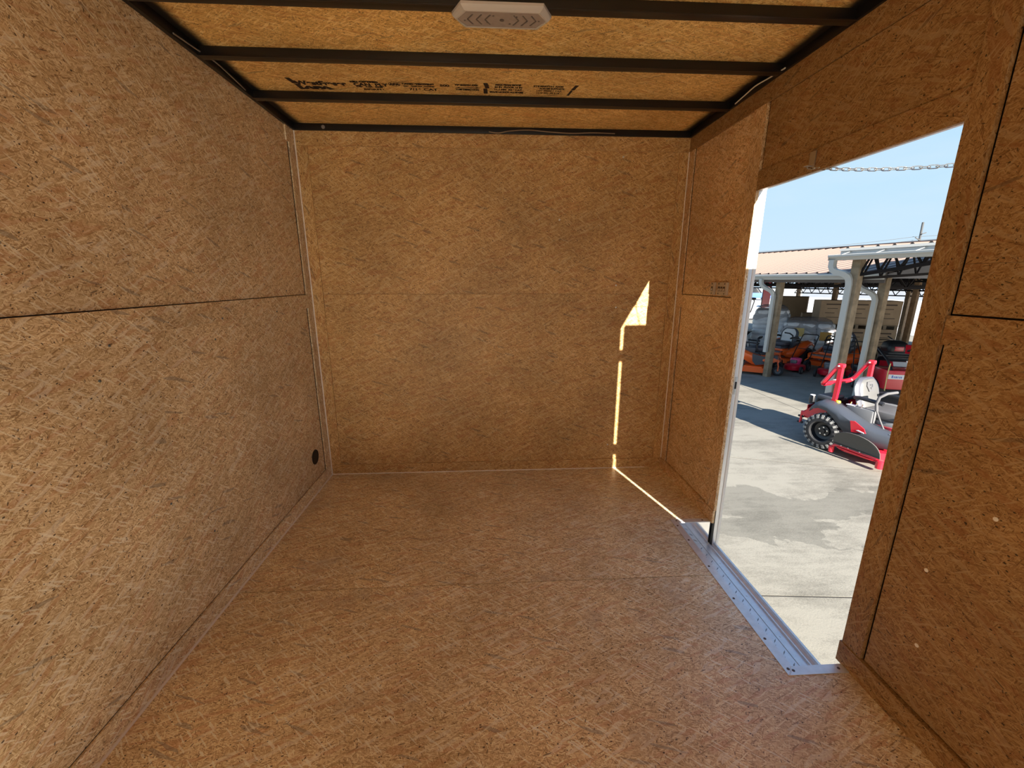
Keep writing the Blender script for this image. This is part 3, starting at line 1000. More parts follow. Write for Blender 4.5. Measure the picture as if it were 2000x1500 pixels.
M_chute = mat('rubber_chute', (0.062, 0.060, 0.056), 0.7)
M_seat = mat('grey_vinyl', (0.10, 0.10, 0.105), 0.45)
M_seat_d = mat('slate_vinyl', (0.060, 0.064, 0.085), 0.45)
M_seat_l = mat('light_vinyl', (0.105, 0.105, 0.105), 0.45)
M_engine = mat('black_engine', (0.014, 0.015, 0.018), 0.4)
M_grip = mat('foam_grip', (0.09, 0.09, 0.095), 0.7)
M_yellow = mat('yellow_cap', (0.75, 0.60, 0.06), 0.4)
M_chrome = mat('bright_metal', (0.75, 0.75, 0.75), 0.2, metal=0.9)
M_card = mat('cardboard', (0.34, 0.225, 0.125), 0.8, noise=0.12, nscale=4)
M_card2 = mat('pale_cardboard', (0.42, 0.30, 0.19), 0.8, noise=0.12, nscale=4)
M_print = mat('carton_print', (0.09, 0.06, 0.045), 0.8)
M_bag = mat('pale_plastic_bag', (0.82, 0.86, 0.92), 0.35, noise=0.12, nscale=6)
M_wrap = mat('grey_shrink_film', (0.32, 0.31, 0.34), 0.22, alpha=0.38)
M_note = mat('yellow_note', (0.70, 0.55, 0.22), 0.7)
M_note_o = mat('orange_note', (0.62, 0.36, 0.09), 0.7)
M_pallet = mat('pallet_wood', (0.28, 0.21, 0.14), 0.8)
M_labelw = mat('white_label', (0.78, 0.78, 0.80), 0.5)
M_blue = mat('blue_print', (0.08, 0.16, 0.50), 0.5)

# ---------------------------------------------------------------- pole barns
PO = (7.915, 6.571, GZ)
PZ = math.atan2(-.968, .25)

def post(b, a, bb, z1, w=.125, m=M_wood):
    return MB().cbox(a - w / 2, a + w / 2, bb - w / 2, bb + w / 2, -.05, z1, .008).build('post', m, b, smooth=40)

def ribbed(parent, a0, a1, b0, z0, b1, z1, name='roof_panel'):
    """one ribbed metal sheet from the eave (b0,z0) to the ridge (b1,z1)"""
    prof, n = [], 4
    step = (a1 - a0) / n
    for i in range(n):
        s = a0 + i * step
        prof += [(s, 0), (s + step * .36, 0), (s + step * .44, .024), (s + step * .56, .024), (s + step * .64, 0)]
    prof.append((a1, 0))
    mb = MB().grid([[(a, b0, z0 + h) for a, h in prof], [(a, b1, z1 + h) for a, h in prof]])
    o = mb.build(name, [M_tan, M_under], parent)
    md = o.modifiers.new('sheet', 'SOLIDIFY')
    md.thickness = .012
    md.offset = -1
    md.material_offset = 1
    return o

def gutter(parent, a0, a1, b, z, h=.115, d=.13):
    prof = [(b, z + h), (b, z), (b - d * .62, z), (b - d * .75, z + h * .35), (b - d, z + h * .62), (b - d, z + h * .92), (b - d * .86, z + h), (b - d * .80, z + h * .96), (b - d * .90, z + h * .66), (b - d * .66, z + h * .4), (b - d * .55, z + .008), (b - .008, z + .008), (b - .008, z + h)]
    mb = MB().prism(prof, a0, a1, 'x')
    mb.box(a0, a0 + .006, b - d * .9, b, z + .004, z + h * .9)
    mb.box(a1 - .006, a1, b - d * .9, b, z + .004, z + h * .9)
    return mb.build('gutter', M_white, parent, smooth=30)

def downspout(parent, pts, r=.052):
    q = []
    for i in range(len(pts)):
        p = Vector(pts[i])
        if 0 < i < len(pts) - 1:
            a, c = Vector(pts[i - 1]), Vector(pts[i + 1])
            for t in (.09, .0, ):
                pass
            u = (a - p).normalized() * min(.09, (a - p).length * .45)
            w_ = (c - p).normalized() * min(.09, (c - p).length * .45)
            q += [p + u, p + u * .3 + w_ * .3, p + w_]
        else:
            q.append(p)
    return MB().tube(q, r, 4, phase=PI / 4).build('downspout', M_white, parent, smooth=50)

def truss(parent, p, q, zb, zt, n, name='truss', r=.022):
    """web joist between (a,b) points p and q"""
    mb = MB()
    P = lambda t, z: (p[0] + (q[0] - p[0]) * t, p[1] + (q[1] - p[1]) * t, z(t) if callable(z) else z)
    mb.obox(P(0, zb), P(1, zb), r * 2, r * 2)
    mb.obox(P(0, zt), P(1, zt), r * 2, r * 2)
    for i in range(n):
        mb.obox(P(i / n, zb), P((i + .5) / n, zt), r, r)
        mb.obox(P((i + .5) / n, zt), P((i + 1) / n, zb), r, r)
    return mb.build(name, M_steel, parent)

barn = empty('pole_barn', PO, PZ)
tag(barn, 'long open pole barn with tan ribbed metal roof and white gutter', 'shed')
AE = 2.20
for k in range(11):
    ribbed(barn, AE - .92 * (k + 1), AE - .92 * k, -.16, 2.41, 5.0, 3.25)
    ribbed(barn, AE - .92 * k, AE - .92 * (k + 1), 10.4, 2.41, 5.0, 3.25)
MB().obox((AE - 10.1, 5.0, 3.27), (AE, 5.0, 3.27), .30, .03).build('ridge_cap', M_tan, barn)
gutter(barn, AE - 10.1, AE, -.17, 2.28)
MB().box(AE - 10.1, AE, -.165, -.13, 2.22, 2.40).build('fascia', M_under, barn)
for k in range(8):  # unseen roof bays, added to keep sun off the barn floor
    ribbed(barn, AE + .92 * k, AE + .92 * (k + 1), 3.3, 2.97, 5.0, 3.25)
    ribbed(barn, AE + .92 * (k + 1), AE + .92 * k, 10.4, 2.41, 5.0, 3.25)
for a in (-4.3, -2.15, 0.0, 2.12):
    post(barn, a, 0.0, 2.36)
for a in (-7.2, -5.1, -2.98, -.70, 1.5):
    post(barn, a, 6.05, 2.95, m=M_wood2)
for a in (-7.6, -5.4, -3.2, -1.0, 1.2):
    post(barn, a, 10.2, 2.4, .13, M_wood2)
for a in (-2.15, 0.0, 2.12):
    downspout(barn, [(a - .30, -.25, 2.30), (a - .30, -.25, 2.15), (a - .03, -.125, 2.00), (a - .03, -.125, .60 if a == 0 else .05)])
for a in (-8.3, -6.4, -4.3, -2.15, 0.0, 2.0):
    truss(barn, (a, .1), (a, 10.2), lambda t: 2.12, lambda t: 2.34 + .80 * (1 - abs(2 * t - 1)), 14)
for bb in (1.6, 3.4, 5.0, 6.7, 8.4):
    zt = 2.34 + .16 * min(bb, 10.2 - bb)
    truss(barn, (AE - 10, bb), (AE, bb), zt - .35, zt, 22, 'purlin', .018)
truss(barn, (AE - 10, 6.05), (AE, 6.05), 1.98, 2.30, 22, 'girder')
truss(barn, (AE - 10, 10.2), (AE, 10.2), 1.70, 2.02, 24, 'girder')
MB().box(AE - 10, AE, 10.15, 10.2, 2.02, 2.42).build('header_board', M_under, barn)
MB().prism([(-.05, 2.30), (10.2, 2.30), (10.2, 2.38), (5.0, 3.22), (-.05, 2.38)], AE - .05, AE - .03, 'x').build('gable_panel', M_gable, barn)

awning = empty('lean_to', PO, PZ)
tag(awning, 'taller lean-to canopy with white gutter on straps beside the red mower', 'shed')
A2, B2, ZG = 2.06, -1.17, 2.62
for k in range(8):
    ribbed(awning, A2 + .92 * k, A2 + .92 * (k + 1), B2 - .03, ZG + .175, 3.2, ZG + .44)
MB().box(A2, A2 + 7.4, B2 - .012, B2 + .02, ZG - .01, ZG + .165).build('fascia', M_fascia, awning)
MB().prism([(B2 - .05, ZG + .135), (B2 - .03, ZG + .175), (B2 - .02, ZG + .175), (B2 - .02, ZG + .14)], A2, A2 + 7.4, 'x').build('drip_edge', M_white, awning)
gutter(awning, A2 - .10, A2 + 7.4, B2 - .015, ZG - .02, .095, .15)
for k in range(8):
    a = A2 + .12 + k * .52
    MB().obox((a, B2 - .16, ZG + .066), (a + .05, B2 - .014, ZG + .125), .03, .006).build('strap', M_white, awning)
for a, bb in ((2.31, -1.06), (4.55, -1.06), (2.31, 4.2), (6.8, -1.06)):
    post(awning, a, bb, ZG + (.1 if bb < 0 else .38), .135)
downspout(awning, [(2.02, -1.27, ZG - .01), (2.02, -1.27, ZG - .20), (2.24, -1.23, ZG - .24), (2.29, -1.17, ZG - .34), (2.29, -1.17, .05)], .062)
truss(awning, (2.36, -1.06), (4.6, -1.06), lambda t: 2.36 + .36 * t, lambda t: ZG + .10 + .02 * t, 8, 'truss', .026)
truss(awning, (2.36, -1.0), (2.36, 3.1), lambda t: 2.30 + .2 * t, lambda t: ZG + .10 + .25 * t, 9, 'truss', .022)
truss(awning, (4.5, -1.0), (4.5, 3.1), lambda t: 2.30 + .2 * t, lambda t: ZG + .10 + .25 * t, 9, 'truss', .022)

# ---------------------------------------------------------------- wheels
def wheel(parent, x, y, z, r, w, out=-1, chunky=0, rim=M_rim, nuts=0, name='tyre', tread=M_tread):
    """tyre about the local y axis; out = side (sign of y) that shows the dish"""
    prof = [(r * .56, -w * .42), (r * .62, -w * .49), (r * .80, -w * .50), (r * .93, -w * .44), (r * .985, -w * .30), (r, 0), (r * .985, w * .30), (r * .93, w * .44), (r * .80, w * .50), (r * .62, w * .49), (r * .56, w * .42)]
    o = MB().lathe(prof + [(r * .55, 0)], 28, (0, 0, 0), 'y', closed=True).build(name, M_rubber, parent, smooth=40)
    o.location = (x, y, z)
    if chunky:
        b = MB()
        for i in range(chunky):
            a = 2 * PI * i / chunky
            for s in (-1, 1):
                da = a + (PI / chunky if s > 0 else 0)
                er = Vector((math.cos(da), 0, math.sin(da)))
                et = Vector((-math.sin(da), 0, math.cos(da)))
                ey = Vector((0, 1, 0))
                cs = [(s * .02, .985, 1.055), (s * .46, .93, .985)]
                vs = []
                for (yy_, r0, r1) in cs:
                    for rr in (r0, r1):
                        for tt in (-1, 1):
                            vs.append(er * (r * rr) + et * (tt * r * .075) + ey * (yy_ * w))
                b.add(vs, [(0, 1, 3, 2), (4, 6, 7, 5), (0, 2, 6, 4), (1, 5, 7, 3), (2, 3, 7, 6), (0, 4, 5, 1)])
                vs = []
                for (yy_, r0, r1) in ((s * .44, .90, .985), (s * .515, .78, .80)):
                    for rr in (r0, r1):
                        for tt in (-1, 1):
                            vs.append(er * (r * rr) + et * (tt * r * .06) + ey * (yy_ * w))
                b.add(vs, [(0, 1, 3, 2), (4, 6, 7, 5), (0, 2, 6, 4), (1, 5, 7, 3), (2, 3, 7, 6), (0, 4, 5, 1)])
        b.build('tread_blocks', tread, o)
    s = out
    MB().lathe([(r * .60, s * w * .46), (r * .57, s * w * .44), (r * .54, s * w * .30), (r * .50, s * w * .12), (r * .34, s * w * .06), (r * .30, s * w * .13), (r * .13, s * w * .15), (r * .12, s * w * .24), (0, s * w * .25)], 28, (0, 0, 0), 'y', cap0=False).build('rim', rim, o, smooth=40)
    for i in range(nuts):
        a = 2 * PI * i / nuts + .3
        MB().lathe([(r * .045, s * w * .12), (r * .045, s * w * .19), (0, s * w * .20)], 8, (math.cos(a) * r * .22, 0, math.sin(a) * r * .22), 'y').build('lug_nut', M_chrome, o, smooth=40)
    return o

# ---------------------------------------------------------------- the red zero-turn mower
def fender(parent, sgn, m, name='fender', drop=1.0):
    top = [(-.22, .70), (-.17, .765), (-.09, .80), (.04, .79), (.20, .735), (.38, .665), (.55, .60), (.72, .555), (.90, .535), (1.04, .525)]
    rows = []
    for i, (x, z) in enumerate(top):
        t = i / (len(top) - 1)
        dz = (.06, .07, .07, .075, .10, .19, .24, .21, .17, .13)[i] * drop
        wi = .30
        wo = .60 if i < 7 else .60 - .04 * (i - 6)
        zi = z + (.0 if i < 5 else -.01)
        ridge = .028 if 1 < i < 8 else .012
        rows.append([(x, sgn * wi, zi - .05), (x, sgn * (wi + .01), zi), (x, sgn * (wi + (wo - wi) * .40), zi + ridge * .5), (x, sgn * (wi + (wo - wi) * .52), zi + ridge), (x, sgn * (wi + (wo - wi) * .86), zi - .006), (x - .006, sgn * wo, zi - .04), (x - .012 - (.05 if 3 < i < 6 else 0), sgn * (wo + .012), zi - .04 - dz)])
    return MB().grid(rows).build(name, m, parent, smooth=45, solid=.014)

def lofted(parent, name, secs, m, smooth=50):
    """closed loft through sections (same count), capped"""
    b = MB()
    k = len(secs[0])
    for s in secs:
        b.v += [tuple(p) for p in s]
    for i in range(len(secs) - 1):
        for j_ in range(k):
            b.f.append((i * k + j_, i * k + (j_ + 1) % k, (i + 1) * k + (j_ + 1) % k, (i + 1) * k + j_)); b.m.append(0)
    b.f.append(tuple(reversed(range(k)))); b.m.append(0)
    b.f.append(tuple((len(secs) - 1) * k + j_ for j_ in range(k))); b.m.append(0)
    return b.build(name, m, parent, smooth=smooth)

def rrect(cx, cy, w, h, r, n=4):
    out = []
    for (sx, sy, a0) in ((1, 1, 0), (-1, 1, PI / 2), (-1, -1, PI), (1, -1, 3 * PI / 2)):
        for i in range(n + 1):
            a = a0 + PI / 2 * i / n
            out.append((cx + sx * (w / 2 - r) + r * math.cos(a), cy + sy * (h / 2 - r) + r * math.sin(a)))
    return out

def zero_turn(name, label, loc, rz, sc, body, deck, fend, full=True, group=None):
    t = empty(name, loc, rz, sc)
    tag(t, label, 'mower', group)
    for sg in (-1, 1):
        wheel(t, 0, sg * .50, .305, .288, .26, sg, 20 if full else 0, M_rim if full else M_rim, 5 if full else 0)
        c = wheel(t, 1.22, sg * .43, .150, .150, .11, sg, 0, M_silver, 0, 'caster')
        MB().tube([(1.22, sg * .43 + .07 * sg, .15), (1.22, sg * .43 + .07 * sg, .30), (1.20, sg * .43, .36), (1.20, sg * .43, .46)], .02, 8).build('caster_fork', body, t, smooth=50)
    MB().obox((1.20, -.44, .44), (1.20, .44, .44), .07, .07).build('front_beam', body, t)
    for sg in (-1, 1):
        MB().obox((-.50, sg * .24, .40), (1.22, sg * .24, .43), .07, .08).build('frame_rail', body, t)
    MB().obox((-.48, -.27, .40), (-.48, .27, .40), .08, .08).build('rear_crossbar', body, t)
    # deck
    dk = [(.30, -.60), (.42, -.64), (.80, -.64), (.93, -.50), (.95, -.2), (.95, .2), (.93, .50), (.80, .64), (.42, .64), (.30, .55)]
    d = lofted(t, 'deck', [[(x, y, .11) for x, y in dk], [(x, y, .25) for x, y in dk], [(.62 + (x - .62) * .86, y * .92, .275) for x, y in dk]], deck, 30)
    if full:
        # right hand deck edge bar with its turned down ends
        MB().tube([(.26, -.70, .10), (.26, -.70, .16), (.30, -.70, .195), (.36, -.70, .205), (.50, -.70, .20), (.88, -.70, .175)], .022, 8).obox((.34, -.70, .175), (.90, -.70, .150), .05, .012).obox((.34, -.685, .225), (.90, -.685, .200), .012, .03).build('edge_bar', deck, d, smooth=40)
        MB().lathe([(.05, -.065), (.052, .05), (.04, .062), (0, .064)], 14, (.92, -.69, .12)).build('corner_post', deck, d, smooth=40)
        MB().lathe([(.038, -.05), (.040, .04), (.03, .05), (0, .052)], 14, (.255, -.70, .115)).build('corner_post', deck, d, smooth=40)
        for x in (.40, .50, .66):
            MB().ball((x, -.725, .225 - .03 * (x - .4)), .012, .012, .012, 8, 6).build('bolt', M_chrome, d, smooth=60)
        # rubber chute tipped up
        ch = []
        for i in range(17):
            a = PI * i / 16
            ch.append((.60 - .325 * math.cos(a), .33 * math.sin(a) ** .72))
        b = MB()
        n = len(ch)
        vs = [(x, -.715 - .16 * h - .05 * (h / .33) ** 2, .225 + h * .86 - .03 * (x - .3)) for x, h in ch]
        b.add(vs + [(x, y - .014, z - .004) for x, y, z in vs], [tuple(range(n)), tuple(reversed(range(n, 2 * n)))] + [(i, (i + 1) % n, n + (i + 1) % n, n + i) for i in range(n)])
        b.build('discharge_chute', M_chute, t)
        MB().obox((.30, -.735, .242), (.92, -.735, .222), .02, .012).build('chute_hinge', M_engine, t)
    for sg in (-1, 1):
        fd = fender(t, sg, fend)
        if full:
            for k_ in range(1):
                pl = [(.40, .625), (.46, .635), (.60, .555), (.635, .49), (.55, .475), (.44, .455)]
                yq = sg * .612
                MB().prism(pl, yq, yq + sg * .014, 'y').build('side_insert', M_red, fd)
                MB().prism([(.50, .50), (.53, .515), (.615, .497), (.615, .482)], yq + sg * .012, yq + sg * .018, 'y').build('insert_flash', M_labelw, fd)
    # foot platform and silver nose panels
    MB().cbox(.70, 1.18, -.36, .36, .47, .50, .008).build('foot_plate', M_silver, t, smooth=40)
    for sg in (-1, 1):
        MB().prism([(.86, .54), (1.10, .53), (1.16, .49), (1.10, .40), (.98, .36)], sg * .46, sg * .50, 'y').build('nose_panel', M_silver if full else fend, t)
        MB().prism([(1.02, .50), (1.20, .49), (1.20, .44), (1.06, .38)], sg * .40, sg * .44, 'y').build('nose_guard', body, t)
    MB().cbox(.24, .94, -.30, .30, .50, .57, .02).build('seat_pan', body, t, smooth=40)
    # consoles
    for sg in (-1, 1):
        MB().cbox(.18, .56, sg * .33 - .06, sg * .33 + .06, .55, .80, .025).build('console', M_silver if full else M_char, t, smooth=40)
    # seat
    b_ = M_seat if full else M_seat_d
    lofted(t, 'seat_cushion', [[(.62 + x, y, z) for x, y in rrect(0, 0, w, d_ * 1.1, .10)] for (w, d_, z) in ((.40, .42, .66), (.50, .50, .68), (.53, .53, .745), (.51, .51, .785), (.43, .43, .80))], b_)
    lofted(t, 'seat_base', [[(.62 + x, y, z) for x, y in rrect(0, 0, w, d_ * 1.1, .09)] for (w, d_, z) in ((.46, .46, .57), (.47, .47, .63), (.42, .42, .66))], M_silver if full else M_char)
    def back(off, wd, hh, th, z0, m, nm, par=t):
        secs = []
        for i in range(9):
            u = i / 8
            z = z0 + hh * u
            w = wd * (1.0 - .10 * (1 - u) ** 2) * (1 - max(0, u - .62) ** 2 * 3.2)
            xx = .30 - .12 * u + off
            tt = th * (1 - .4 * u)
            secs.append([(xx - tt, -w * .55, z), (xx - tt * 1.2, 0, z), (xx - tt, w * .55, z), (xx - tt * .2, w, z), (xx + tt * .6, w * .82, z), (xx + tt * .25, 0, z), (xx + tt * .6, -w * .82, z), (xx - tt * .2, -w, z)])
        return lofted(par, nm, secs, m, 70)
    sb = back(0, .315, .50, .07, .72, M_seat_d if full else M_seat_d, 'seat_back')
    back(.035, .245, .46, .05, .74, M_seat_l if full else M_labelw, 'back_cushion', sb)
    if full:
        # plaque with a sewn emblem near the top of the cushion
        b = MB()
        oc = [(-.105, .02), (-.055, -.075), (.055, -.075), (.105, .02), (.085, .085), (-.085, .085)]
        cen = Vector((.275, 0, 1.085))
        vy, vz = Vector((0, 1, 0)), Vector((-.235, 0, .97))
        nrm = Vector((.97, 0, .235))
        b.add([cen + vy * u + vz * v for u, v in oc] + [cen - nrm * .03 + vy * u + vz * v for u, v in oc], [tuple(range(6)), tuple(reversed(range(6, 12)))] + [(i, (i + 1) % 6, 6 + (i + 1) % 6, 6 + i) for i in range(6)])
        pq = b.build('plaque', M_seat, sb)
        b = MB()
        for (u0, v0, u1, v1) in ((.028, .040, -.030, .040), (.028, .040, .028, .0), (.028, .0, -.022, -.012), (-.022, -.012, -.004, -.038), (-.030, .040, -.030, .022), (.010, .018, -.016, .018)):
            b.obox(cen + nrm * .002 + vy * u0 + vz * v0, cen + nrm * .002 + vy * u1 + vz * v1, .009, .004)
        b.build('emblem', M_char, pq)
    # arm rests and lap bars
    for sg in (-1, 1):
        MB().tube([(.24, sg * .32, .93), (.32, sg * .335, .945), (.60, sg * .335, .93), (.64, sg * .335, .92)], .030, 10).build('armrest', M_engine, t, smooth=60)
        lv = MB().tube([(.74, sg * .36, .52), (.66, sg * .36, .66), (.58, sg * .36, .82)], .013, 8).build('lap_bar', M_engine if not full else M_grip, t, smooth=60)
        MB().tube([(.585, sg * .36, .80), (.565, sg * .36, .92), (.575, sg * .34, 1.02), (.63, sg * .27, 1.085), (.68, sg * .12, 1.10)], .022, 10).build('grip', M_grip if full else M_engine, lv, smooth=60)
    if full:
        MB().tube([(.86, -.30, .52), (.855, -.30, .60)], .009, 8).build('lever_rod', M_chrome, t)
        MB().cbox(.835, .875, -.32, -.28, .59, .76, .01).build('height_lever', M_silver, t, smooth=40)
        MB().lathe([(.035, 0), (.038, .018), (.03, .035), (0, .038)], 12, (.06, -.40, .80)).build('fuel_cap', M_yellow, t, smooth=40)
        MB().cbox(.17, .30, -.385, -.29, .80, .81, .004).build('data_plate', M_labelw, t)
        for (x, y) in ((.22, -.36), (.30, -.36), (.38, -.37)):
            MB().tube([(x, y, .79), (x + .02, y - .01, .86)], .008, 6).build('control_knob', M_chrome, t)
    # engine
    MB().cbox(-.44, -.04, -.26, .26, .44, .60, .03).build('engine_block', M_engine, t, smooth=40)
    MB().cbox(-.40, -.10, -.22, .22, .60, .76, .05).build('fan_shroud', M_engine, t, smooth=40)
    MB().cbox(-.34, -.10, -.30, .06, .76, .84, .03).build('air_filter', M_char if full else M_engine, t, smooth=40)
    if full:
        MB().lathe([(.045, 0), (.045, .13), (.040, .14), (0, .142)], 14, (-.40, -.31, .66)).build('oil_filter', M_engine, t, smooth=40)
        MB().lathe([(.038, .143), (.038, .152), (0, .154)], 12, (-.40, -.31, .66)).build('filter_cap', M_labelw, t, smooth=40)
        # rear bumper: plate with legs
        MB().prism([(-0.540, .46), (-0.380, .60), (-0.220, .60), (-0.240, .44)], -.30, -.285, 'y').prism([(-0.540, .46), (-0.380, .60), (-0.220, .60), (-0.240, .44)], .285, .30, 'y').obox((-0.460, -.30, .53), (-0.460, .30, .53), .012, .16).build('rear_guard', body, t)
        MB().tube([(-0.520, -.32, .47), (-0.260, -.34, .40)], .022, 8).tube([(-0.520, -.32, .48), (-0.530, -.32, .26)], .022, 8).tube([(-0.520, -.32, .47), (-0.280, -.34, .49)], .014, 8).build('guard_brace', body, t, smooth=50)
        for zz in (.27, .38):
            MB().tube([(-0.575, -.32, zz), (-0.490, -.32, zz)], .02, 8).build('guard_stud', M_rubber, t, smooth=50)
        # trailing arm and coil-over
        MB().prism([(-.52, .42), (-.30, .70), (-.12, .76), (.10, .70), (.34, .56), (.38, .40), (-.2, .38)], -.345, -.325, 'y').build('side_plate', body, t)
        MB().prism([(-.52, .42), (-.30, .70), (-.12, .76), (.10, .70), (.34, .56), (.38, .40), (-.2, .38)], .325, .345, 'y').build('side_plate', body, t)
        sh = MB().tube([(-.10, -.385, .52), (.03, -.385, .70)], .020, 10).build('shock_absorber', M_chrome, t, smooth=60)
        hx = []
        for i in range(61):
            u = i / 60
            c = Vector((-.10, -.385, .52)).lerp(Vector((.03, -.385, .70)), u)
            dv = Vector((.13, 0, .18)).normalized()
            e1 = Vector((0, 1, 0)); e2 = dv.cross(e1)
            a = u * 2 * PI * 6
            hx.append(c + e1 * math.cos(a) * .040 + e2 * math.sin(a) * .040)
        MB().tube(hx, .0085, 6).build('coil_spring', M_labelw, sh, smooth=60)
        # folded roll bar
        for sg in (-1, 1):
            lg = MB().tube([(-.06, sg * .40, .45), (-.04, sg * .40, .66), (.005, sg * .405, .86), (.015, sg * .41, 1.08), (.015, sg * .41, 1.40)], .040, 4, phase=PI / 4).build('roll_bar_leg', body, t)
            MB().cbox(-.035, .06, sg * .41 - .044, sg * .41 + .044, 1.38, 1.45, .02).build('hinge_bracket', body, lg, smooth=40)
            MB().tube([(.0, sg * .41 - .06, 1.41), (.0, sg * .41 + .06, 1.41)], .012, 8).build('hinge_pin', M_labelw, lg, smooth=50)
        hp = [(-.01, -.41, 1.42), (-.07, -.41, 1.33), (-.19, -.41, 1.12), (-.225, -.395, 1.07), (-.24, -.36, 1.05), (-.245, -.30, 1.045), (-.245, .30, 1.045), (-.24, .36, 1.05), (-.225, .395, 1.07), (-.19, .41, 1.12), (-.07, .41, 1.33), (-.01, .41, 1.42)]
        hoop = MB().tube(hp, .036, 6).build('roll_hoop', body, t, smooth=50)
        MB().obox((-.245, -.06, 1.087), (-.245, .06, 1.087), .05, .006).build('hoop_label', M_labelw, hoop)
    return t

MOW = 0.82
zero_turn('zero_turn_mower', 'red zero-turn mower with charcoal fenders and folded roll bar parked in the sun', (5.80 + .945 * .41, 2.24 + .326 * .41, GZ), math.atan2(-.945, .326), MOW, M_red, M_red, M_char)

# ---------------------------------------------------------------- machines under the barn roof
def orange_mower(label, x, y, deg):
    return zero_turn('zero_turn_mower', label, (x, y, GZ), math.radians(deg), .80, M_orange, M_orange, M_orange, full=False)

om = orange_mower('orange zero-turn mower with slate seat beside the nearest white downspout post', 7.62, 7.48, -35)
MB().prism([(.50, .64), (.80, .58), (1.02, .55), (1.06, .38), (.62, .30), (.52, .42)], -.64, -.60, 'y').build('side_cover', M_char, om)
MB().ball((.86, -.645, .47), .07, .012, .045, 12, 8).build('reflector', M_orange, om, smooth=60)
MB().lathe([(.05, -.02), (.05, .02), (0, .02)], 14, (.93, -.62, .06), 'y').build('deck_roller', M_rubber, om, smooth=40)
MB().obox((.28, -.66, .15), (.95, -.66, .15), .06, .14).build('deck_side', M_orange, om)
orange_mower('orange zero-turn mower in front of the wrapped bag pallets', 9.75, 8.30, 200)
orange_mower('orange zero-turn mower just left of the thick lean-to post', 10.55, 7.36, 200)

def push_mower(label, x, y, deg, deckm, engm, sc=.85):
    t = empty('push_mower', (x, y, GZ), math.radians(deg), sc)
    tag(t, label, 'mower')
    dk = [(.30 * math.cos(a) * (1.15 if math.cos(a) > 0 else 1), .27 * math.sin(a)) for a in [2 * PI * i / 16 for i in range(16)]]
    lofted(t, 'deck', [[(x_ * k, y_ * k, z) for x_, y_ in dk] for k, z in ((1.0, .07), (1.02, .09), (1.0, .19), (.86, .215), (.5, .23))], deckm, 40)
    for sx, sy in ((.33, .27), (.33, -.27), (-.27, .27), (-.27, -.27)):
        wheel(t, sx, sy, .11, .11, .06, 1 if sy > 0 else -1, 0, M_silver, 0, 'wheel')
    MB().lathe([(.13, .22), (.14, .30), (.15, .36), (.13, .40), (.05, .415), (0, .415)], 16).build('engine', engm, t, smooth=40)
    MB().cbox(-.16, -.06, -.14, .12, .28, .40, .02).build('fuel_tank', M_engine, t, smooth=40)
    MB().cbox(.10, .20, -.08, .08, .26, .36, .02).build('muffler', M_silver, t, smooth=40)
    for sy in (-1, 1):
        MB().tube([(-.24, sy * .24, .20), (-.60, sy * .22, .62), (-.95, sy * .21, 1.0)], .014, 8).build('handle_tube', M_engine, t, smooth=60)
    MB().tube([(-.95, -.21, 1.0), (-.985, -.17, 1.03), (-.985, .17, 1.03), (-.95, .21, 1.0)], .016, 8).build('handle_grip', M_engine, t, smooth=60)
    MB().tube([(-.60, -.22, .62), (-.60, .22, .62)], .010, 6).build('cross_tube', M_engine, t, smooth=60)
    return t
M_pink = mat('magenta_cap', (0.75, 0.05, 0.20), 0.4)
push_mower('small red push mower with magenta engine top in front of the orange mowers', 9.02, 7.12, 215, M_red, M_pink)
push_mower('red push mower with silver engine right beside the lean-to post', 9.42, 6.50, 222, M_red, M_silver)
push_mower('red push mower with black engine between the two white posts', 9.90, 6.22, 250, M_red, M_engine)
push_mower('red push mower with white engine top behind the folded roll bar', 9.45, 5.55, 235, M_red, M_labelw)

def snow_blower(label, x, y, deg, plate):
    t = empty('walk_behind_tiller', (x, y, GZ), math.radians(deg), .9)
    tag(t, label, 'tiller')
    MB().prism([(.10, .06), (.62, .06), (.66, .30), (.52, .50), (.10, .46)], -.34, .34, 'y').build('housing', M_red, t)
    MB().cbox(-.32, .16, -.22, .22, .34, .70, .04).build('engine', M_engine, t, smooth=40)
    lofted(t, 'hood', [[(-.08 + x_, y_, z) for x_, y_ in rrect(0, 0, w, d_, .08)] for (w, d_, z) in ((.46, .44, .70), (.48, .46, .78), (.40, .40, .92), (.24, .26, .97))], M_engine)
    MB().cbox(.10, .16, -.10, .10, .72, .84, .01).build('badge', M_red, t, smooth=40)
    for sy in (-1, 1):
        wheel(t, -.18, sy * .30, .20, .20, .12, sy, 0, M_rim, 0, 'wheel')
        MB().tube([(-.20, sy * .22, .55), (-.70, sy * .24, .92), (-.98, sy * .24, .98)], .016, 8).build('handle_tube', M_engine, t, smooth=60)
    MB().tube([(-.70, -.24, .92), (-.70, .24, .92)], .012, 6).build('cross_tube', M_engine, t, smooth=60)
    p = MB().prism([(.665, .30), (.525, .50), (.50, .50), (.64, .29)], -.26, .26, 'y').build('name_plate', plate, t)
    return t
snow_blower('walk-behind machine with black rounded hood and red housing under the boxes', 10.85, 6.35, 250, M_labelw)
snow_blower('walk-behind machine with black hood at the edge of the doorway view', 11.7, 5.75, 262, M_red)

# red plate with a white mark on the front of a machine
pl = empty('machine_panel', (10.55, 5.62, GZ), math.radians(215))
tag(pl, 'small tilted red panel with a slanted white mark beside the doorway edge', 'panel')
MB().obox((0, -.16, .78), (0, .16, .78), .03, .22, up=(.5, 0, 1)).build('plate', M_red, pl)
MB().prism([(-.06, .74), (.02, .76), (.07, .86), (.03, .86), (-.005, .79)], .015, .03, 'x').build('white_mark', M_labelw, pl)
MB().tube([(-.02, 0, 0), (-.02, 0, .70)], .03, 8).build('stand', M_engine, pl, smooth=50)

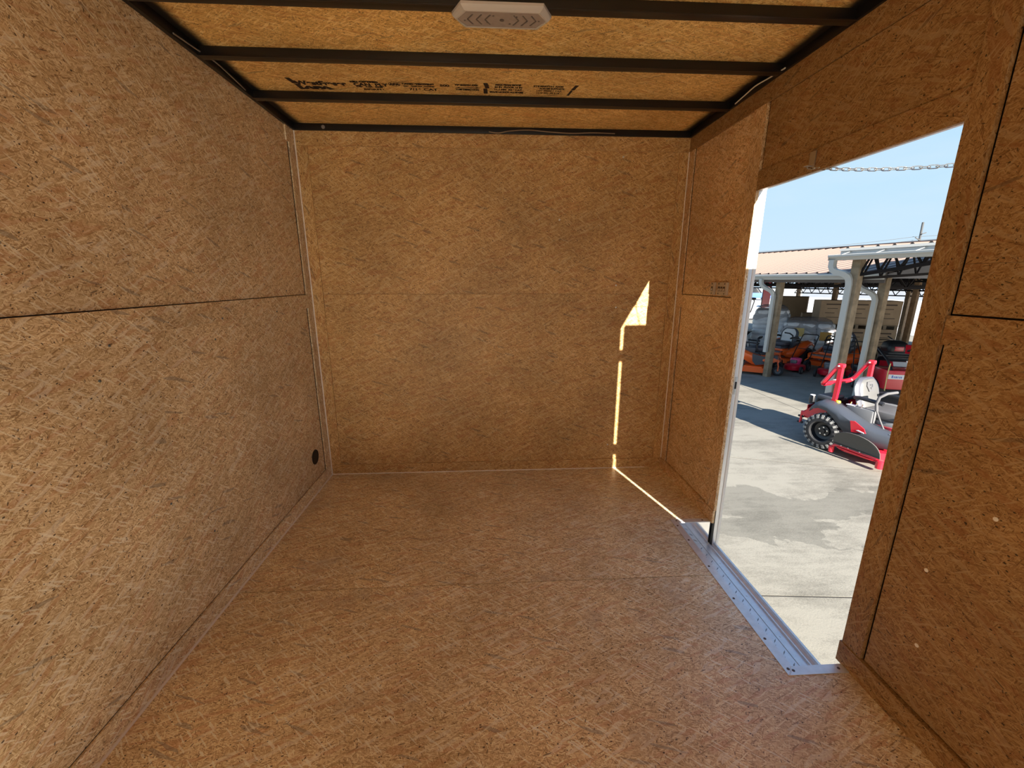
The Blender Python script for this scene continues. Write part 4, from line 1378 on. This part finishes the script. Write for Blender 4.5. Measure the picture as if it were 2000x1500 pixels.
# red mower deck cover standing behind the red mower
rb = empty('commercial_mower', (8.95, 4.22, GZ), math.radians(-108), 1.0)
tag(rb, 'red commercial mower with white lettered label behind the grey mower seat', 'mower')
MB().cbox(-.20, .20, -.42, .30, .30, .66, .02).build('engine_cover', M_red, rb, smooth=40)
nb = MB().box(.201, .206, -.38, .02, .50, .585).build('name_label', M_labelw, rb)
b = MB()
for i, (u0, w_, h_) in enumerate(((-.27, .03, .05), (-.23, .02, .035), (-.20, .03, .035), (-.16, .015, .035), (-.13, .02, .035), (-.10, .018, .035), (-.04, .03, .05), (0.0, .02, .035), (.03, .03, .035), (.07, .022, .035), (.10, .03, .035))):
    b.box(.2055, .2075, u0 * .85 - .10, u0 * .85 - .10 + w_ * .8, .52, .52 + h_)
b.build('lettering', M_blue, nb)
MB().tube([(.22, -.40, .28), (.24, -.42, .62), (.26, -.42, .80)], .009, 8).build('lever', M_note, rb, smooth=60)
MB().tube([(.24, .22, .36), (.26, .24, .50), (.27, .14, .56), (.27, .04, .55)], .009, 8).build('latch_rod', M_note, rb, smooth=60)
for sy in (-1, 1):
    MB().tube([(.18, sy * .34, .66), (0, sy * .34, .82), (-.45, sy * .30, .98), (-.60, sy * .28, .92)], .022, 8).build('control_arm', M_engine, rb, smooth=60)
    wheel(rb, -.10, sy * .42, .22, .22, .16, sy, 0, M_rim, 0, 'tyre')
MB().tube([(-.30, -.34, .86), (-.30, .34, .86)], .03, 8).build('cross_bar', M_engine, rb, smooth=60)
MB().cbox(-.55, -.20, -.36, .36, .30, .62, .05).build('fuel_tank', M_engine, rb, smooth=40)

# black cart and yellow saw at the far left
ct = empty('dump_cart', (8.95, 9.95, GZ), math.radians(-30), .9)
tag(ct, 'black poly dump cart with sloping tub at the left edge of the doorway view', 'cart')
lofted(ct, 'tub', [[(x, y, z) for x, y in rrect(cx, 0, w, d_, .05)] for (cx, w, d_, z) in ((-.02, .62, .48, .42), (.0, .66, .52, .50), (.05, 1.02, .68, .80), (.05, 1.08, .74, .81), (.05, 1.08, .74, .835))], M_engine, 30)
for sy in (-1, 1):
    wheel(ct, -.1, sy * .40, .20, .20, .11, sy, 0, M_silver, 0, 'wheel')
MB().obox((-.3, 0, .30), (.45, 0, .34), .5, .05).build('chassis', M_engine, ct)
MB().tube([(.4, 0, .33), (1.0, 0, .30)], .02, 8).build('tow_bar', M_engine, ct, smooth=50)
yw = empty('yellow_mower', (9.75, 11.4, GZ), math.radians(160), .9)
tag(yw, 'yellow and black mower with tall bent handle above the dump cart', 'mower')
lofted(yw, 'deck', [[(x, y, z) for x, y in rrect(0, 0, w, d_, .12)] for (w, d_, z) in ((.80, .55, .78), (.82, .56, .90), (.62, .46, .98))], M_yellow, 40)
lofted(yw, 'engine_hood', [[(x, y, z) for x, y in rrect(0, 0, w, d_, .1)] for (w, d_, z) in ((.52, .40, .98), (.50, .38, 1.08), (.30, .24, 1.16))], M_engine, 50)
MB().obox((-.30, 0, .39), (-.30, 0, .78), .3, .3).obox((.30, 0, .0), (.30, 0, .78), .3, .3).obox((-.30, 0, .0), (-.30, 0, .4), .3, .3).build('stand', M_engine, yw)
MB().tube([(-.35, 0, .95), (-.62, 0, 1.35), (-.70, 0, 1.75), (-.66, 0, 1.82)], .018, 8).build('handle', M_engine, yw, smooth=60)
MB().cbox(-.72, -.50, -.14, .14, 1.80, 1.88, .02).build('control_box', M_engine, yw, smooth=40)

# wrapped pallets of bags
def pallet(t, w, d, z=0.0):
    for i in range(5):
        y = -d / 2 + .05 + i * (d - .10) / 4
        MB().box(-w / 2, w / 2, y - .05, y + .05, z + .10, z + .125).build('pallet_board', M_pallet, t)
    for x in (-w / 2 + .05, 0, w / 2 - .05):
        MB().box(x - .04, x + .04, -d / 2, d / 2, z + .0, z + .10).build('pallet_runner', M_pallet, t)
def bag_pallet(label, x, y, deg, nx, layers, w, d, notes):
    t = empty('bag_pallet', (x, y, GZ), math.radians(deg))
    tag(t, label, 'pallet')
    pallet(t, w, d)
    hh = .155
    proto = MB().ball((0, 0, 0), w / nx * .53, d * .27, hh * .62, 14, 8, pw=.55).build('bag', M_bag, t, smooth=80)
    first = True
    for l in range(layers):
        sh = .94 ** max(0, l - layers + 3)
        for i in range(nx):
            for j_ in (-1, 1):
                o = proto if first else proto.copy()
                if not first:
                    COL.objects.link(o)
                first = False
                o.location = ((-w / 2 + w / nx * (i + .5)) * sh + random.uniform(-.02, .02), j_ * d * .25 * sh + random.uniform(-.02, .02), .125 + hh * (l + .5))
                o.rotation_euler = (random.uniform(-.07, .07), random.uniform(-.07, .07), random.uniform(-.12, .12))
    zt = .125 + hh * layers
    rows = []
    for i in range(10):
        u = i / 9
        r = []
        for j_ in range(15):
            v_ = j_ / 14
            xx, yy2 = (u - .5) * w * 1.04, (v_ - .5) * d * 1.06
            ed = max(abs(u - .5), abs(v_ - .5)) * 2
            r.append((xx * (1 + .02 * math.sin(j_ * 2.1)), yy2 * (1 + .02 * math.sin(i * 1.7)), zt + .05 + .10 * (1 - ed ** 3) + random.uniform(-.02, .02) - (.30 + .06 * math.sin(i * 1.3 + j_ * .9)) * max(0, ed - .75) * 4))
        rows.append(r)
    MB().grid(rows).build('film_cover', M_wrap, t, smooth=70)
    for (a, sx, sy, sz, m) in notes:
        MB().obox((sx, sy, sz), (sx, sy - .01, sz), .26, .24).build('note', m, t)
    return t
bag_pallet('tall film wrapped pallet of pale bags behind the downspout post', 10.25, 10.05, -38, 2, 8, .95, .95, [])
bag_pallet('film wrapped pallet of pale bags carrying yellow notes', 10.72, 9.02, -38, 3, 6, 1.30, .98, [(0, -.22, -.545, .80, M_note), (0, .42, -.545, .72, M_note_o)])

# cartons
def carton(label, x, y, z, deg, w, d, h, m=M_card, prints=0, group=None, name='carton'):
    t = empty(name, (x, y, GZ + z), math.radians(deg))
    tag(t, label, 'box', group)
    MB().cbox(-w / 2, w / 2, -d / 2, d / 2, 0, h, .012).build('case', m, t, smooth=40)
    MB().box(-w / 2 - .002, w / 2 + .002, -.03, .03, h - .001, h + .002).build('tape', M_card2, t)
    for k in range(prints):
        zz = h * (.86 - .19 * k)
        MB().box(-w * .28 + (k % 2) * .04, w * (.30 - .1 * (k % 3)), -d / 2 - .003, -d / 2 - .0005, zz - .018 * (1 + (k == 0)), zz).build('print_line', M_print, t)
    return t
carton('big plain brown carton standing behind the wrapped bags', 12.10, 11.70, .854, -40, .92, .8, .86, M_card)
carton('brown carton underneath the big plain carton', 12.10, 11.70, 0, -40, .95, .85, .85, M_card)
carton('small brown carton on top of two others by the brown post', 12.55, 10.30, 1.208, -36, .52, .5, .38, M_card2)
carton('brown carton supporting the small one, nearer the brown post', 12.60, 10.22, .724, -34, .62, .6, .48, M_card2)
carton('brown carton supporting the small one, nearer the bags', 12.10, 10.66, .724, -34, .62, .6, .48, M_card2)
carton('lower brown carton on the floor nearer the brown post', 12.60, 10.22, 0, -34, .64, .62, .72, M_card)
carton('lower brown carton on the floor nearer the bags', 12.10, 10.66, 0, -34, .64, .62, .72, M_card)
for i in range(3):
    x, y = 11.78 + .64 * i, 9.66 - .26 * i
    w3 = ('hidden partly by the thick lean-to post', 'between the two white posts', 'on the open side by the doorway edge')[i]
    carton('printed carton in the bottom tier ' + w3, x, y, .1275, -22, .64, .66, .72, M_card2, 4)
    carton('printed carton in the top tier ' + w3, x, y, .979, -22, .64, .66, .70, M_card2, 4)
    for z in (0, .8505):
        p_ = empty('pallet', (x, y, GZ + z), math.radians(-22))
        tag(p_, ('lower' if z == 0 else 'upper') + ' timber pallet under the printed cartons ' + w3, 'pallet')
        pallet(p_, .64, .66)

# far things beyond the barn
fb = empty('white_building', (30.5, 25.0, GZ), math.radians(-65))
tag(fb, 'long low white building with pale blue roof far beyond the barn', 'building')
MB().box(-6, 6, -2, 2, 0, 1.75).build('wall', M_labelw, fb)
MB().prism([(-2.3, 1.70), (2.3, 1.70), (0, 2.35)], -6.2, 6.2, 'x').build('roof', mat('pale_blue_roof', (.34, .42, .55), .5), fb)
car = empty('car', (33.0, 46.8, GZ), math.radians(-30))
tag(car, 'blue car parked far off beyond the left end of the barn', 'car')
lofted(car, 'body', [[(x, y, z) for x, y in rrect(0, 0, w, d_, .3)] for (w, d_, z) in ((4.1, 1.7, .25), (4.3, 1.8, .55), (4.2, 1.75, .85))], M_blue, 50)
lofted(car, 'cabin', [[(x - .2, y, z) for x, y in rrect(0, 0, w, d_, .3)] for (w, d_, z) in ((2.5, 1.6, .85), (1.6, 1.4, 1.4))], M_rim, 50)
for sx in (-1.3, 1.3):
    for sy in (-1, 1):
        wheel(car, sx, sy * .78, .32, .32, .2, sy, 0, M_silver, 0, 'tyre')
fl = empty('feather_flag', (14.75, 17.4, GZ))
tag(fl, 'red feather flag on a pole beyond the barn posts', 'flag')
MB().tube([(0, 0, 0), (0, 0, 2.6)], .02, 8).build('pole', M_engine, fl)
MB().prism([(0.02, .9), (.40, 1.0), (.42, 2.3), (.22, 2.58), (.02, 2.6)], -.006, .006, 'y').build('banner', M_red, fl)

# utility pole and wires behind the roofs
M_pole = mat('weathered_pole', (0.055, 0.057, 0.06), 0.8)
up = empty('utility_pole', (79.0, 71.8, GZ))
tag(up, 'thin grey utility pole with short side arms rising above the tan roof', 'pole')
MB().tube([(0, 0, -.05), (0.75, .9, 12.5)], .17, 10).build('shaft', M_pole, up, smooth=50)
MB().obox((.22, .12, 9.28), (-.75, .3, 9.85), .14, .14).build('side_arm', M_pole, up)
MB().obox((.50, .4, 10.45), (1.25, .4, 10.68), .14, .14).build('side_arm', M_pole, up)
for dz, lab in ((0, 'upper utility wire crossing the sky behind the tan roof'), (-.62, 'lower utility wire crossing the sky behind the tan roof')):
    L0, L1, L2 = Vector((40.6, 74.3, 6.15 + dz)), Vector((79.42, 73.6, 9.25 + dz)), Vector((110, 72.9, 11.7 + dz))
    pts = []
    for k in range(13):
        u = k / 12
        p = L0.lerp(L1, u); p.z -= .5 * 4 * u * (1 - u); pts.append(p)
    pts += [L1.lerp(L2, .5) - Vector((0, 0, .3)), L2]
    w_ = MB().tube(pts, .034, 5).build('overhead_wire', M_pole, None, smooth=60)
    tag(w_, lab, 'wire')
